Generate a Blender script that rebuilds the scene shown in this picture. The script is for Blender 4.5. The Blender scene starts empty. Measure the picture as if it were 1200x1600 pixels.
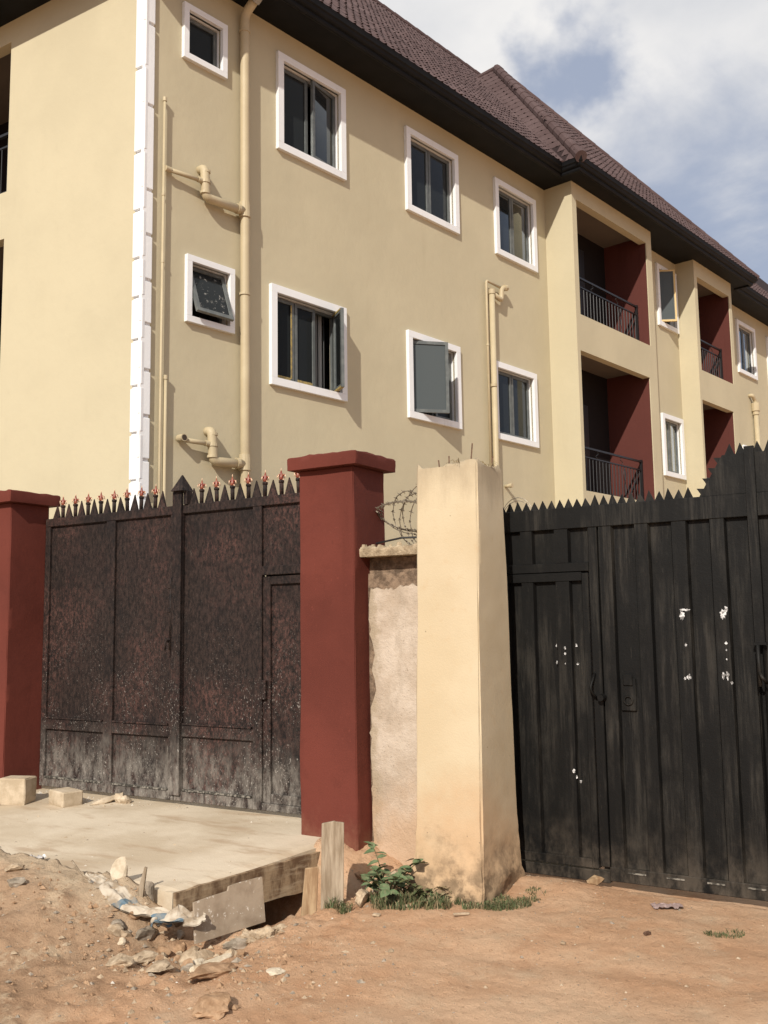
import bpy, math, random
from mathutils import Vector, Matrix, noise

# ------------------------------------------------------------------ camera, world, sun, exposure
scene = bpy.context.scene
COL = scene.collection
R_ = math.radians

cam_data = bpy.data.cameras.new('camera')
cam = bpy.data.objects.new('camera', cam_data)
COL.objects.link(cam)
cam_data.sensor_fit = 'VERTICAL'
cam_data.sensor_height = 36.0
cam_data.lens = 36.0 * 1500.0 / 1600.0
cam_data.clip_start = 0.05
cam_data.clip_end = 2000.0
_right = Vector((0.84857889, 0.52886266, -0.01476991))
_up = Vector((0.07438161, -0.09161538, 0.99301259))
_back = Vector((0.52381413, -0.84374813, -0.11708054))
_m = Matrix((_right, _up, _back)).transposed().to_4x4()
_m.translation = Vector((0, 0, 1.6))
cam.matrix_world = _m
scene.camera = cam
scene.render.resolution_x = 768
scene.render.resolution_y = 1024

SUN_EL = R_(33.5)
SUN_H = Vector((0.246, -0.969)).normalized()          # horizontal direction towards the sun
sun_data = bpy.data.lights.new('sun', 'SUN')
sun_data.energy = 4.7
sun_data.angle = R_(0.55)
sun_data.color = (1.0, 0.93, 0.82)
sun = bpy.data.objects.new('sun', sun_data)
COL.objects.link(sun)
_sd = Vector((SUN_H.x * math.cos(SUN_EL), SUN_H.y * math.cos(SUN_EL), math.sin(SUN_EL)))
sun.rotation_euler = _sd.to_track_quat('Z', 'Y').to_euler()
sun.location = (4, -12, 14)

world = bpy.data.worlds.new('World')
scene.world = world
world.use_nodes = True
wt = world.node_tree
wt.nodes.clear()
def wn(t, **kw):
    n = wt.nodes.new(t)
    for k, v in kw.items():
        setattr(n, k, v)
    return n
sky = wn('ShaderNodeTexSky')
sky.sky_type = 'NISHITA'
sky.sun_disc = False
sky.sun_elevation = SUN_EL
sky.sun_rotation = math.atan2(SUN_H.x, SUN_H.y)
sky.altitude = 100
sky.air_density = 1.0
sky.dust_density = 2.5
sky.ozone_density = 1.6
bg1 = wn('ShaderNodeBackground'); bg1.inputs[1].default_value = 0.085
bg2 = wn('ShaderNodeBackground'); bg2.inputs[1].default_value = 0.92
tc = wn('ShaderNodeTexCoord')
sep = wn('ShaderNodeSeparateXYZ')
wt.links.new(tc.outputs['Generated'], sep.inputs[0])
def wmath(op, a, b=None, clamp=False):
    n = wn('ShaderNodeMath', operation=op); n.use_clamp = clamp
    for i, v in enumerate((a, b)):
        if v is None: continue
        if isinstance(v, (int, float)): n.inputs[i].default_value = v
        else: wt.links.new(v, n.inputs[i])
    return n.outputs[0]
zc = wmath('ADD', wmath('MAXIMUM', sep.outputs[2], 0.0), 0.22)
cx = wmath('DIVIDE', sep.outputs[0], zc)
cy = wmath('DIVIDE', sep.outputs[1], zc)
comb = wn('ShaderNodeCombineXYZ')
wt.links.new(cx, comb.inputs[0]); wt.links.new(cy, comb.inputs[1])
comb.inputs[2].default_value = 3.7
nz = wn('ShaderNodeTexNoise'); nz.inputs['Scale'].default_value = 2.1
nz.inputs['Detail'].default_value = 9; nz.inputs['Roughness'].default_value = 0.56; nz.inputs['Distortion'].default_value = 0.35
wt.links.new(comb.outputs[0], nz.inputs['Vector'])
# broad cloud banks: thin towards the low sky, with one rift
def wdot(vec):
    n = wn('ShaderNodeVectorMath', operation='DOT_PRODUCT')
    nrm = wn('ShaderNodeVectorMath', operation='NORMALIZE')
    wt.links.new(tc.outputs['Generated'], nrm.inputs[0])
    wt.links.new(nrm.outputs[0], n.inputs[0])
    v = Vector(vec).normalized(); n.inputs[1].default_value = v
    return n.outputs['Value']
def smooth(v, a, b):
    n = wn('ShaderNodeMapRange'); n.interpolation_type = 'SMOOTHSTEP'
    wt.links.new(v, n.inputs[0]); n.inputs[1].default_value = a; n.inputs[2].default_value = b
    return n.outputs[0]
nd = wn('ShaderNodeTexNoise'); nd.inputs['Scale'].default_value = 7.0; nd.inputs['Detail'].default_value = 6
wt.links.new(tc.outputs['Generated'], nd.inputs['Vector'])
rift = smooth(wmath('ADD', wdot((-0.279, 0.802, 0.528)), wmath('MULTIPLY', wmath('SUBTRACT', nd.outputs[0], 0.5), 0.010)), 0.9972, 1.0004)
low = smooth(sep.outputs[2], 0.53, 0.36)
bank = smooth(wdot((-0.36, 0.74, 0.60)), 0.90, 0.992)
dens = wmath('SUBTRACT', wmath('SUBTRACT', wmath('ADD', wmath('ADD', nz.outputs[0], 0.10), wmath('MULTIPLY', bank, 0.20)), wmath('MULTIPLY', rift, 0.36)), wmath('MULTIPLY', low, 0.33))
mask = smooth(dens, 0.36, 0.66)
nz2 = wn('ShaderNodeTexNoise'); nz2.inputs['Scale'].default_value = 3.6; nz2.inputs['Detail'].default_value = 6
wt.links.new(comb.outputs[0], nz2.inputs['Vector'])
cr = wn('ShaderNodeValToRGB')
cr.color_ramp.elements[0].position = 0.36; cr.color_ramp.elements[0].color = (0.76, 0.77, 0.80, 1)
cr.color_ramp.elements[1].position = 0.62; cr.color_ramp.elements[1].color = (1.0, 0.98, 0.96, 1)
wt.links.new(nz2.outputs[0], cr.inputs[0])
wt.links.new(cr.outputs[0], bg2.inputs[0])
# haze in the clear sky
hz = wn('ShaderNodeMix', data_type='RGBA'); hz.inputs[0].default_value = 0.75
wt.links.new(sky.outputs[0], hz.inputs[6]); hz.inputs[7].default_value = (5.3, 5.95, 7.5, 1)
wt.links.new(hz.outputs[2], bg1.inputs[0])
mixs = wn('ShaderNodeMixShader')
wt.links.new(mask, mixs.inputs[0]); wt.links.new(bg1.outputs[0], mixs.inputs[1]); wt.links.new(bg2.outputs[0], mixs.inputs[2])
wout = wn('ShaderNodeOutputWorld')
wt.links.new(mixs.outputs[0], wout.inputs[0])

vs = scene.view_settings
vs.view_transform = 'Standard'; vs.look = 'None'; vs.gamma = 1.0; vs.exposure = 0.0
vs.use_curve_mapping = False

# ------------------------------------------------------------------ helpers
random.seed(11)
def lin(r, g, b):
    f = lambda c: (c / 255) / 12.92 if c / 255 <= 0.04045 else ((c / 255 + 0.055) / 1.055) ** 2.4
    return (f(r), f(g), f(b), 1.0)
def sstep(a, b, x):
    t = max(0.0, min(1.0, (x - a) / (b - a))); return t * t * (3 - 2 * t)
def fbm(x, y, z=0.0, o=4):
    v = 0; a = 0.5; f = 1.0
    for _ in range(o):
        v += a * noise.noise((x * f, y * f, z * f)); a *= 0.5; f *= 2.03
    return v

class Mat:
    """small node-tree writer"""
    def __init__(s, name, rough=0.85, spec=0.3):
        s.m = bpy.data.materials.new(name); s.m.use_nodes = True
        s.t = s.m.node_tree; s.b = s.t.nodes['Principled BSDF']
        s.b.inputs['Roughness'].default_value = rough
        s.b.inputs['Specular IOR Level'].default_value = spec
        s.geo = s.t.nodes.new('ShaderNodeNewGeometry')
    def pos(s, scale=(1, 1, 1), off=(0, 0, 0)):
        mp = s.t.nodes.new('ShaderNodeMapping')
        mp.inputs['Scale'].default_value = scale; mp.inputs['Location'].default_value = off
        s.t.links.new(s.geo.outputs['Position'], mp.inputs[0]); return mp.outputs[0]
    def noise(s, scale, detail=5, rough=0.55, stretch=(1, 1, 1), off=(0, 0, 0), dist=0.0):
        n = s.t.nodes.new('ShaderNodeTexNoise')
        n.inputs['Scale'].default_value = scale; n.inputs['Detail'].default_value = detail
        n.inputs['Roughness'].default_value = rough; n.inputs['Distortion'].default_value = dist
        s.t.links.new(s.pos(stretch, off), n.inputs['Vector']); return n.outputs[0]
    def voro(s, scale, stretch=(1, 1, 1), feature='F1'):
        n = s.t.nodes.new('ShaderNodeTexVoronoi'); n.feature = feature
        n.inputs['Scale'].default_value = scale
        s.t.links.new(s.pos(stretch), n.inputs['Vector']); return n.outputs['Distance']
    def z(s):
        n = s.t.nodes.new('ShaderNodeSeparateXYZ'); s.t.links.new(s.geo.outputs['Position'], n.inputs[0]); return n.outputs[2]
    def axis(s, i):
        n = s.t.nodes.new('ShaderNodeSeparateXYZ'); s.t.links.new(s.geo.outputs['Position'], n.inputs[0]); return n.outputs[i]
    def ramp(s, v, a, b, smooth=True):
        n = s.t.nodes.new('ShaderNodeMapRange')
        n.interpolation_type = 'SMOOTHSTEP' if smooth else 'LINEAR'
        n.inputs[1].default_value = a; n.inputs[2].default_value = b
        s.t.links.new(v, n.inputs[0]); return n.outputs[0]
    def math(s, op, a, b):
        n = s.t.nodes.new('ShaderNodeMath'); n.operation = op
        for i, v in enumerate((a, b)):
            if isinstance(v, (int, float)): n.inputs[i].default_value = v
            else: s.t.links.new(v, n.inputs[i])
        return n.outputs[0]
    def mix(s, f, a, b):
        n = s.t.nodes.new('ShaderNodeMix'); n.data_type = 'RGBA'
        for i, v in ((0, f), (6, a), (7, b)):
            if isinstance(v, (int, float)): n.inputs[i].default_value = v
            elif isinstance(v, tuple): n.inputs[i].default_value = v
            else: s.t.links.new(v, n.inputs[i])
        return n.outputs[2]
    def color(s, c):
        if isinstance(c, tuple): s.b.inputs['Base Color'].default_value = c
        else: s.t.links.new(c, s.b.inputs['Base Color'])
        return s
    def bump(s, h, strength=0.3, dist=0.01, prev=None):
        n = s.t.nodes.new('ShaderNodeBump'); n.inputs['Strength'].default_value = strength
        n.inputs['Distance'].default_value = dist
        s.t.links.new(h, n.inputs['Height'])
        if prev is not None: s.t.links.new(prev, n.inputs['Normal'])
        s.t.links.new(n.outputs[0], s.b.inputs['Normal']); return n.outputs[0]

def scl(c, k): return (c[0] * k, c[1] * k, c[2] * k, 1.0)

def stucco(name, c, var=0.10, rough=0.9, wave=0.02, streak=0.12, foot=None):
    m = Mat(name, rough, 0.2)
    a = m.noise(0.7, 6); b = m.noise(7, 7, 0.65)
    c1 = m.mix(m.ramp(a, 0.35, 0.65), scl(c, 1 - var), scl(c, 1 + var * 0.6))
    c2 = m.mix(m.math('MULTIPLY', m.ramp(b, 0.5, 0.75), 0.35), c1, scl(c, 1 - var * 1.6))
    st = m.math('MULTIPLY', m.ramp(m.noise(3.2, 7, 0.7, (1, 1, 0.10), (3, 3, 3)), 0.52, 0.70), m.ramp(m.noise(0.9, 4, 0.5, (1, 1, 1), (8, 2, 1)), 0.42, 0.6))
    c2 = m.mix(m.math('MULTIPLY', st, streak * 2.2), c2, (c[0] * 0.62, c[1] * 0.58, c[2] * 0.52, 1))
    if foot:
        f = m.ramp(m.math('ADD', m.z(), m.math('MULTIPLY', m.noise(6, 8, 0.72), 0.6)), foot[0], foot[1])
        c2 = m.mix(m.math('MULTIPLY', f, 0.55), c2, foot[2])
        sp = m.math('MULTIPLY', m.ramp(m.noise(36, 7, 0.75), 0.60, 0.68), m.ramp(m.noise(2.4, 4, 0.6, (1, 1, 1), (1, 5, 5)), 0.40, 0.62))
        c2 = m.mix(m.math('MULTIPLY', sp, 0.45), c2, scl(c, 1.9))
        sc = m.ramp(m.noise(26, 6, 0.7, (1, 1, 0.25), (6, 1, 9)), 0.60, 0.72)
        c2 = m.mix(m.math('MULTIPLY', sc, 0.35), c2, scl(c, 0.55))
    m.color(c2)
    n1 = m.bump(m.noise(1.6, 3), 0.5, wave)
    n1 = m.bump(m.noise(16, 6, 0.7), 0.18, 0.012, n1)
    m.bump(m.noise(140, 3), 0.25, 0.004, n1)
    return m.m

M = {}
CREAM = (0.500, 0.446, 0.312, 1)
M['wall'] = stucco('cream_stucco', CREAM, 0.045, streak=0.035)
M['trim'] = stucco('white_trim_paint', (0.76, 0.775, 0.79, 1), 0.03, 0.7, 0.006)
M['red'] = stucco('red_brown_paint', (0.124, 0.031, 0.0215, 1), 0.2, 0.85, 0.014, 0.16, (0.62, 0.22, (0.30, 0.165, 0.10, 1)))
M['bal_red'] = stucco('balcony_red_paint', (0.098, 0.030, 0.024, 1), 0.06, 0.8)  # red paint, lowered in tone to deepen the recess shade
M['ceil'] = stucco('balcony_ceiling', (0.16, 0.135, 0.115, 1), 0.05)  # pale ceiling, darkened in colour for the recess shade
M['bal_shade'] = stucco('balcony_back_shade', (0.012, 0.009, 0.009, 1), 0.06, 0.8)  # recess shade painted into the back wall colour
M['bal_floor'] = stucco('balcony_floor_shaded', (0.07, 0.055, 0.045, 1), 0.1)  # floor colour darkened to carry the shade of the recess
M['floor'] = stucco('screed', (0.3, 0.27, 0.23, 1), 0.1)
m = Mat('dark_soffit', 0.6, 0.18)
m.color(m.mix(m.ramp(m.noise(3, 5), 0.35, 0.7), (0.0042, 0.0046, 0.0055, 1), (0.0075, 0.0080, 0.0095, 1)))
m.bump(m.noise(60, 2), 0.1, 0.003); M['soffit'] = m.m
m = Mat('stone_coated_roof_tile', 0.9, 0.2)
rc = m.mix(m.ramp(m.noise(1.3, 5), 0.35, 0.7), (0.080, 0.052, 0.051, 1), (0.110, 0.075, 0.074, 1))
rc = m.mix(m.math('MULTIPLY', m.ramp(m.noise(60, 3), 0.45, 0.7), 0.5), rc, (0.058, 0.037, 0.035, 1))
m.color(rc); m.bump(m.noise(300, 2), 0.4, 0.004); M['tile'] = m.m
m = Mat('roof_underlay_gap_shade', 0.9, 0.1); m.color((0.03, 0.02, 0.02, 1)); M['under'] = m.m
m = Mat('pvc_pipe', 0.55, 0.4)
m.color(m.mix(m.ramp(m.noise(4, 5), 0.4, 0.7), (0.44, 0.365, 0.235, 1), (0.48, 0.405, 0.265, 1))); M['pipe'] = m.m
m = Mat('pipe_mouth', 0.8, 0.1); m.color((0.06, 0.045, 0.035, 1)); M['mouth'] = m.m
m = Mat('grey_vent_cap', 0.5, 0.4); m.color((0.33, 0.32, 0.30, 1)); M['vent'] = m.m
m = Mat('aluminium_frame', 0.45, 0.5)
m.color(m.mix(m.ramp(m.noise(9, 4), 0.4, 0.7), (0.095, 0.105, 0.105, 1), (0.135, 0.145, 0.14, 1))); M['alu'] = m.m
m = Mat('yellow_film', 0.6, 0.3)
m.color(m.mix(m.ramp(m.noise(25, 3), 0.45, 0.6), (0.36, 0.27, 0.09, 1), (0.22, 0.17, 0.08, 1))); M['film'] = m.m
m = Mat('cream_film', 0.6, 0.3); m.color((0.60, 0.45, 0.22, 1)); M['film2'] = m.m
m = Mat('curtain', 0.9, 0.1); m.color((0.45, 0.45, 0.44, 1)); M['curtain'] = m.m
def glass(name, tint, refl, smear=0.0, body=(0.028, 0.032, 0.034, 1)):
    mm = bpy.data.materials.new(name); mm.use_nodes = True
    t = mm.node_tree; t.nodes.clear()
    gl = t.nodes.new('ShaderNodeBsdfGlossy'); gl.inputs['Roughness'].default_value = 0.03
    gl.inputs['Color'].default_value = (0.92, 0.97, 1, 1)
    tr = t.nodes.new('ShaderNodeBsdfTransparent'); tr.inputs[0].default_value = tint
    df = t.nodes.new('ShaderNodeBsdfDiffuse'); df.inputs[0].default_value = body
    mx = t.nodes.new('ShaderNodeMixShader'); mx.inputs[0].default_value = 0.65
    t.links.new(tr.outputs[0], mx.inputs[1]); t.links.new(df.outputs[0], mx.inputs[2])
    lw = t.nodes.new('ShaderNodeLayerWeight'); lw.inputs[0].default_value = refl
    m2 = t.nodes.new('ShaderNodeMixShader')
    fk = t.nodes.new('ShaderNodeMath'); fk.operation = 'MULTIPLY'; fk.inputs[1].default_value = 0.45; t.links.new(lw.outputs['Fresnel'], fk.inputs[0]); t.links.new(fk.outputs[0], m2.inputs[0]); t.links.new(mx.outputs[0], m2.inputs[1]); t.links.new(gl.outputs[0], m2.inputs[2])
    last = m2.outputs[0]
    if smear > 0:
        geo = t.nodes.new('ShaderNodeNewGeometry')
        nn = t.nodes.new('ShaderNodeTexNoise'); nn.inputs['Scale'].default_value = 16; nn.inputs['Detail'].default_value = 8
        nn.inputs['Roughness'].default_value = 0.75
        t.links.new(geo.outputs['Position'], nn.inputs['Vector'])
        rp = t.nodes.new('ShaderNodeMapRange'); rp.inputs[1].default_value = 0.58; rp.inputs[2].default_value = 0.66
        rp.inputs[4].default_value = smear
        t.links.new(nn.outputs[0], rp.inputs[0])
        d2 = t.nodes.new('ShaderNodeBsdfDiffuse'); d2.inputs[0].default_value = (0.55, 0.54, 0.5, 1)
        m3 = t.nodes.new('ShaderNodeMixShader')
        t.links.new(rp.outputs[0], m3.inputs[0]); t.links.new(last, m3.inputs[1]); t.links.new(d2.outputs[0], m3.inputs[2])
        last = m3.outputs[0]
    o = t.nodes.new('ShaderNodeOutputMaterial'); t.links.new(last, o.inputs[0])
    return mm
M['glass'] = glass('tinted_glass', (0.06, 0.065, 0.07, 1), 0.13)
M['glass_sky'] = glass('sky_reflection_glass', (0.10, 0.11, 0.12, 1), 0.32, 0.0, (0.12, 0.138, 0.142, 1))  # sky reflection painted in as a blue-grey diffuse body
M['glass_dirty'] = glass('paint_splashed_glass', (0.05, 0.055, 0.06, 1), 0.13, 0.7)
m = Mat('black_rail_paint', 0.4, 0.5); m.color((0.014, 0.013, 0.014, 1)); M['rail'] = m.m

# rusty brown gate
m = Mat('rusty_brown_gate', 0.72, 0.25)
c = m.mix(m.ramp(m.noise(34, 10, 0.82, (1, 1, 0.45)), 0.40, 0.62), (0.0055, 0.0038, 0.0036, 1), (0.036, 0.0225, 0.0185, 1))
c = m.mix(m.math('MULTIPLY', m.ramp(m.noise(3.2, 8, 0.72, (1, 1, 0.7), (4, 4, 1)), 0.50, 0.66), 0.7), c, (0.0075, 0.0055, 0.0055, 1))
rust = m.math('MULTIPLY', m.ramp(m.noise(1.6, 5, 0.6, (1, 1, 0.8), (2, 0, 5)), 0.42, 0.66), m.ramp(m.noise(40, 10, 0.85, (1, 1, 0.6)), 0.47, 0.60))
c = m.mix(m.math('MULTIPLY', rust, 0.65), c, (0.125, 0.058, 0.047, 1))
scr = m.math('MULTIPLY', m.ramp(m.noise(48, 8, 0.8, (1, 1, 0.22), (3, 1, 2)), 0.56, 0.68), m.ramp(m.noise(3, 5), 0.35, 0.6))
c = m.mix(m.math('MULTIPLY', scr, 0.45), c, (0.13, 0.10, 0.082, 1))
dust = m.math('MULTIPLY', m.ramp(m.math('ADD', m.z(), m.math('MULTIPLY', m.noise(4, 6), 0.5)), 1.10, 0.42), m.ramp(m.noise(13, 9, 0.78, (1, 1, 0.4)), 0.36, 0.66))
c = m.mix(m.math('MULTIPLY', dust, 0.85), c, (0.26, 0.235, 0.205, 1))
low = m.ramp(m.z(), 1.9, 0.5)
spk = m.math('MULTIPLY', m.ramp(m.noise(85, 4, 0.6, (1, 1, 0.7)), 0.615, 0.655), m.ramp(m.noise(4.5, 5, 0.6, (1, 1, 0.6), (7, 0, 1)), 0.40, 0.58))
spk2 = m.math('MULTIPLY', m.ramp(m.noise(34, 5, 0.65, (1, 1, 0.6), (1, 8, 3)), 0.640, 0.675), m.ramp(m.noise(3.0, 4, 0.6, (1, 1, 1), (0, 4, 1)), 0.42, 0.6))
spk = m.math('MULTIPLY', m.math('MAXIMUM', spk, spk2), m.math('ADD', 0.03, m.math('MULTIPLY', low, 0.62)))
c = m.mix(m.math('MULTIPLY', spk, 0.85), c, (0.52, 0.48, 0.43, 1))
m.color(c); n1 = m.bump(m.noise(60, 7, 0.75), 0.4, 0.006); m.bump(m.noise(2.5, 3), 0.35, 0.02, n1)
M['gate_brown'] = m.m
# black gate
m = Mat('worn_black_gate', 0.6, 0.22)
st = m.noise(22, 8, 0.75, (1, 1, 0.06)); st2 = m.noise(3.2, 7, 0.62, (1, 1, 0.35), (2, 5, 1))
wear = m.math('MULTIPLY', m.ramp(st, 0.42, 0.64), m.ramp(st2, 0.42, 0.60))
c = m.mix(wear, (0.0026, 0.0025, 0.0023, 1), (0.027, 0.024, 0.020, 1))
c = m.mix(m.math('MULTIPLY', m.ramp(m.noise(75, 7, 0.8, (1, 1, 0.09), (1, 3, 0)), 0.60, 0.72), 0.45), c, (0.06, 0.054, 0.045, 1))
dz = m.math('MULTIPLY', m.ramp(m.math('ADD', m.z(), m.math('MULTIPLY', m.noise(7, 6), 0.35)), 0.60, 0.15), m.ramp(m.noise(9, 8, 0.7, (1, 1, 0.5)), 0.36, 0.66))
c = m.mix(m.math('MULTIPLY', dz, 0.5), c, (0.13, 0.105, 0.08, 1))
m.color(c); n1 = m.bump(m.noise(3, 4), 0.3, 0.02); m.bump(m.noise(80, 5, 0.7), 0.25, 0.004, n1)
M['gate_black'] = m.m
m = Mat('torn_paper', 0.9, 0.1)
m.color(m.mix(m.ramp(m.noise(60, 5), 0.40, 0.60), (0.17, 0.165, 0.16, 1), (0.66, 0.66, 0.66, 1))); M['paper'] = m.m
m = Mat('flaked_base_coat', 0.8, 0.2); m.color(m.mix(m.ramp(m.noise(40, 5), 0.42, 0.6), (0.05, 0.045, 0.038, 1), (0.22, 0.20, 0.17, 1))); M['flake'] = m.m
m = Mat('finial_red', 0.4, 0.5)
m.color(m.mix(m.ramp(m.noise(45, 3), 0.4, 0.6), (0.20, 0.038, 0.024, 1), (0.26, 0.085, 0.045, 1))); M['fin_red'] = m.m
m = Mat('finial_pale', 0.4, 0.5); m.color((0.65, 0.45, 0.30, 1)); M['fin_pale'] = m.m

# yellow pillar
m = Mat('weathered_yellow_plaster', 0.9, 0.2)
c = m.mix(m.ramp(m.noise(1.6, 6), 0.35, 0.68), (0.505, 0.41, 0.272, 1), (0.545, 0.455, 0.315, 1))
c = m.mix(m.math('MULTIPLY', m.ramp(m.noise(14, 7, 0.65), 0.55, 0.75), 0.35), c, (0.48, 0.34, 0.2, 1))
top = m.math('MULTIPLY', m.ramp(m.math('ADD', m.z(), m.math('MULTIPLY', m.noise(5, 7, 0.68, (1, 1, 0.22)), 0.75)), 2.66, 2.98), 0.8)
c = m.mix(top, c, (0.33, 0.265, 0.18, 1))
soil = m.ramp(m.math('ADD', m.z(), m.math('MULTIPLY', m.noise(3.2, 7, 0.65), 0.9)), 1.30, 0.60)
c = m.mix(m.math('MULTIPLY', soil, 0.7), c, (0.49, 0.315, 0.18, 1))
damp = m.math('MULTIPLY', m.ramp(m.math('ADD', m.z(), m.math('MULTIPLY', m.noise(5.5, 7, 0.7), 0.8)), 0.80, 0.42), m.ramp(m.noise(11, 6, 0.65, (1, 1, 1), (4, 4, 4)), 0.36, 0.58))
c = m.mix(m.math('MULTIPLY', damp, 0.85), c, (0.15, 0.105, 0.065, 1))
pit = m.ramp(m.voro(9.0), 0.05, 0.025)
c = m.mix(m.math('MULTIPLY', pit, 0.8), c, (0.2, 0.15, 0.1, 1))
m.color(c); n1 = m.bump(m.noise(2.2, 4), 0.25, 0.02); m.bump(m.noise(85, 5, 0.7), 0.35, 0.005, n1)
M['yellow'] = m.m
m = Mat('patched_fence_plaster', 0.92, 0.15)
c = m.mix(m.ramp(m.noise(3.0, 7, 0.65), 0.36, 0.64), (0.43, 0.345, 0.265, 1), (0.54, 0.455, 0.37, 1))
edge = m.ramp(m.math('ADD', m.axis(0), m.math('MULTIPLY', m.noise(6, 7, 0.65), 0.30)), -3.42, -3.50)
c = m.mix(m.math('MULTIPLY', edge, 0.8), c, (0.36, 0.29, 0.205, 1))
low = m.ramp(m.math('ADD', m.z(), m.math('MULTIPLY', m.noise(3.5, 6, 0.6), 0.7)), 1.0, 0.55)
c = m.mix(m.math('MULTIPLY', low, 0.6), c, (0.50, 0.32, 0.19, 1))
c = m.mix(m.math('MULTIPLY', m.ramp(m.noise(5, 8, 0.7, (1, 1, 0.35), (2, 2, 2)), 0.50, 0.68), 0.55), c, (0.33, 0.265, 0.20, 1))
pit = m.math('MULTIPLY', m.ramp(m.noise(42, 6, 0.7), 0.62, 0.68), m.ramp(m.noise(5, 4), 0.42, 0.6))
c = m.mix(m.math('MULTIPLY', pit, 0.85), c, (0.19, 0.14, 0.1, 1))
m.color(c); n1 = m.bump(m.noise(9, 6, 0.7), 0.6, 0.03); m.bump(m.noise(90, 4, 0.65), 0.5, 0.006, n1)
M['fence'] = m.m
m = Mat('raw_mortar', 0.95, 0.1)
c = m.mix(m.ramp(m.noise(13, 7, 0.7), 0.36, 0.64), (0.27, 0.205, 0.135, 1), (0.52, 0.42, 0.29, 1))
m.color(c); m.bump(m.noise(55, 6, 0.75), 0.8, 0.015); M['mortar'] = m.m
m = Mat('mortar_dark', 0.95, 0.1)
c = m.mix(m.ramp(m.noise(13, 7, 0.7), 0.36, 0.64), (0.12, 0.085, 0.06, 1), (0.30, 0.215, 0.15, 1))
m.color(c); m.bump(m.noise(55, 6, 0.75), 0.8, 0.015); M['mortar_dark'] = m.m
# concrete driveway
m = Mat('dusty_concrete', 0.92, 0.15)
c = m.mix(m.ramp(m.noise(1.5, 7, 0.6), 0.36, 0.66), (0.48, 0.39, 0.28, 1), (0.60, 0.51, 0.39, 1))
c = m.mix(m.math('MULTIPLY', m.ramp(m.noise(3.5, 7, 0.6, (0.6, 2.2, 1), (1, 2, 0)), 0.50, 0.70), 0.75), c, (0.39, 0.285, 0.19, 1))
c = m.mix(m.math('MULTIPLY', m.ramp(m.noise(55, 5, 0.7), 0.58, 0.72), 0.4), c, (0.38, 0.30, 0.22, 1))
m.color(c); n1 = m.bump(m.noise(5, 6, 0.65), 0.35, 0.02); m.bump(m.noise(110, 4, 0.6), 0.4, 0.004, n1)
M['concrete'] = m.m
m = Mat('sandcrete', 0.95, 0.1)
c = m.mix(m.ramp(m.noise(7, 7, 0.65), 0.36, 0.64), (0.41, 0.325, 0.225, 1), (0.56, 0.46, 0.34, 1))
m.color(c); m.bump(m.noise(90, 5, 0.7), 0.6, 0.008); M['block'] = m.m
m = Mat('weathered_timber', 0.85, 0.2)
c = m.mix(m.ramp(m.noise(26, 6, 0.6, (1, 1, 0.10)), 0.36, 0.66), (0.22, 0.165, 0.11, 1), (0.40, 0.325, 0.24, 1))
m.color(c); m.bump(m.noise(50, 5, 0.6, (1, 1, 0.08)), 0.5, 0.006); M['timber'] = m.m
m = Mat('stained_form_timber', 0.85, 0.2)
c = m.mix(m.ramp(m.noise(6, 7, 0.65, (1.6, 1.6, 0.7)), 0.40, 0.62), (0.33, 0.235, 0.145, 1), (0.13, 0.078, 0.045, 1))
c = m.mix(m.math('MULTIPLY', m.ramp(m.noise(30, 5, 0.6, (0.15, 0.15, 1)), 0.5, 0.7), 0.5), c, (0.44, 0.35, 0.24, 1))
m.color(c); m.bump(m.noise(45, 5, 0.6, (0.15, 0.15, 1)), 0.5, 0.006); M['form'] = m.m
m = Mat('brown_timber', 0.85, 0.2)
c = m.mix(m.ramp(m.noise(24, 6, 0.6, (1, 1, 0.12)), 0.36, 0.66), (0.25, 0.155, 0.085, 1), (0.42, 0.30, 0.18, 1))
m.color(c); m.bump(m.noise(50, 5), 0.4, 0.005); M['timber_brown'] = m.m
m = Mat('splashed_plywood', 0.85, 0.2)
c = m.mix(m.ramp(m.noise(8, 6, 0.6), 0.36, 0.66), (0.27, 0.205, 0.145, 1), (0.36, 0.285, 0.21, 1))
sp = m.math('MULTIPLY', m.ramp(m.noise(30, 7, 0.7), 0.59, 0.63), m.ramp(m.noise(6, 3, 0.5, (1, 1, 1), (3, 3, 3)), 0.42, 0.55))
c = m.mix(m.math('MULTIPLY', sp, 0.85), c, (0.68, 0.62, 0.54, 1))
m.color(c); m.bump(m.noise(60, 5), 0.3, 0.004); M['ply'] = m.m
# earth
m = Mat('laterite_earth', 0.97, 0.1)
c = m.mix(m.ramp(m.noise(0.9, 8, 0.62), 0.36, 0.64), (0.52, 0.305, 0.178, 1), (0.62, 0.415, 0.268, 1))
c = m.mix(m.math('MULTIPLY', m.ramp(m.noise(3.2, 8, 0.66, (1, 1, 1), (5, 2, 0)), 0.50, 0.70), 0.7), c, (0.56, 0.405, 0.27, 1))
c = m.mix(m.math('MULTIPLY', m.ramp(m.noise(2.1, 8, 0.7, (1, 1, 1), (1, 7, 0)), 0.54, 0.72), 0.6), c, (0.43, 0.225, 0.12, 1))
c = m.mix(m.math('MULTIPLY', m.ramp(m.noise(26, 7, 0.75), 0.54, 0.70), 0.55), c, (0.24, 0.135, 0.075, 1))
c = m.mix(m.math('MULTIPLY', m.ramp(m.noise(80, 5, 0.7, (1, 1, 1), (2, 2, 2)), 0.60, 0.72), 0.6), c, (0.58, 0.44, 0.31, 1))
darkl = m.math('MULTIPLY', m.ramp(m.math('ADD', m.axis(0), m.math('MULTIPLY', m.noise(1.4, 5), 1.4)), -2.7, -3.4), m.ramp(m.math('ADD', m.axis(1), m.math('MULTIPLY', m.noise(2, 5, 0.6, (1, 1, 1), (9, 1, 1)), 0.8)), 4.75, 4.2))
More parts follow.
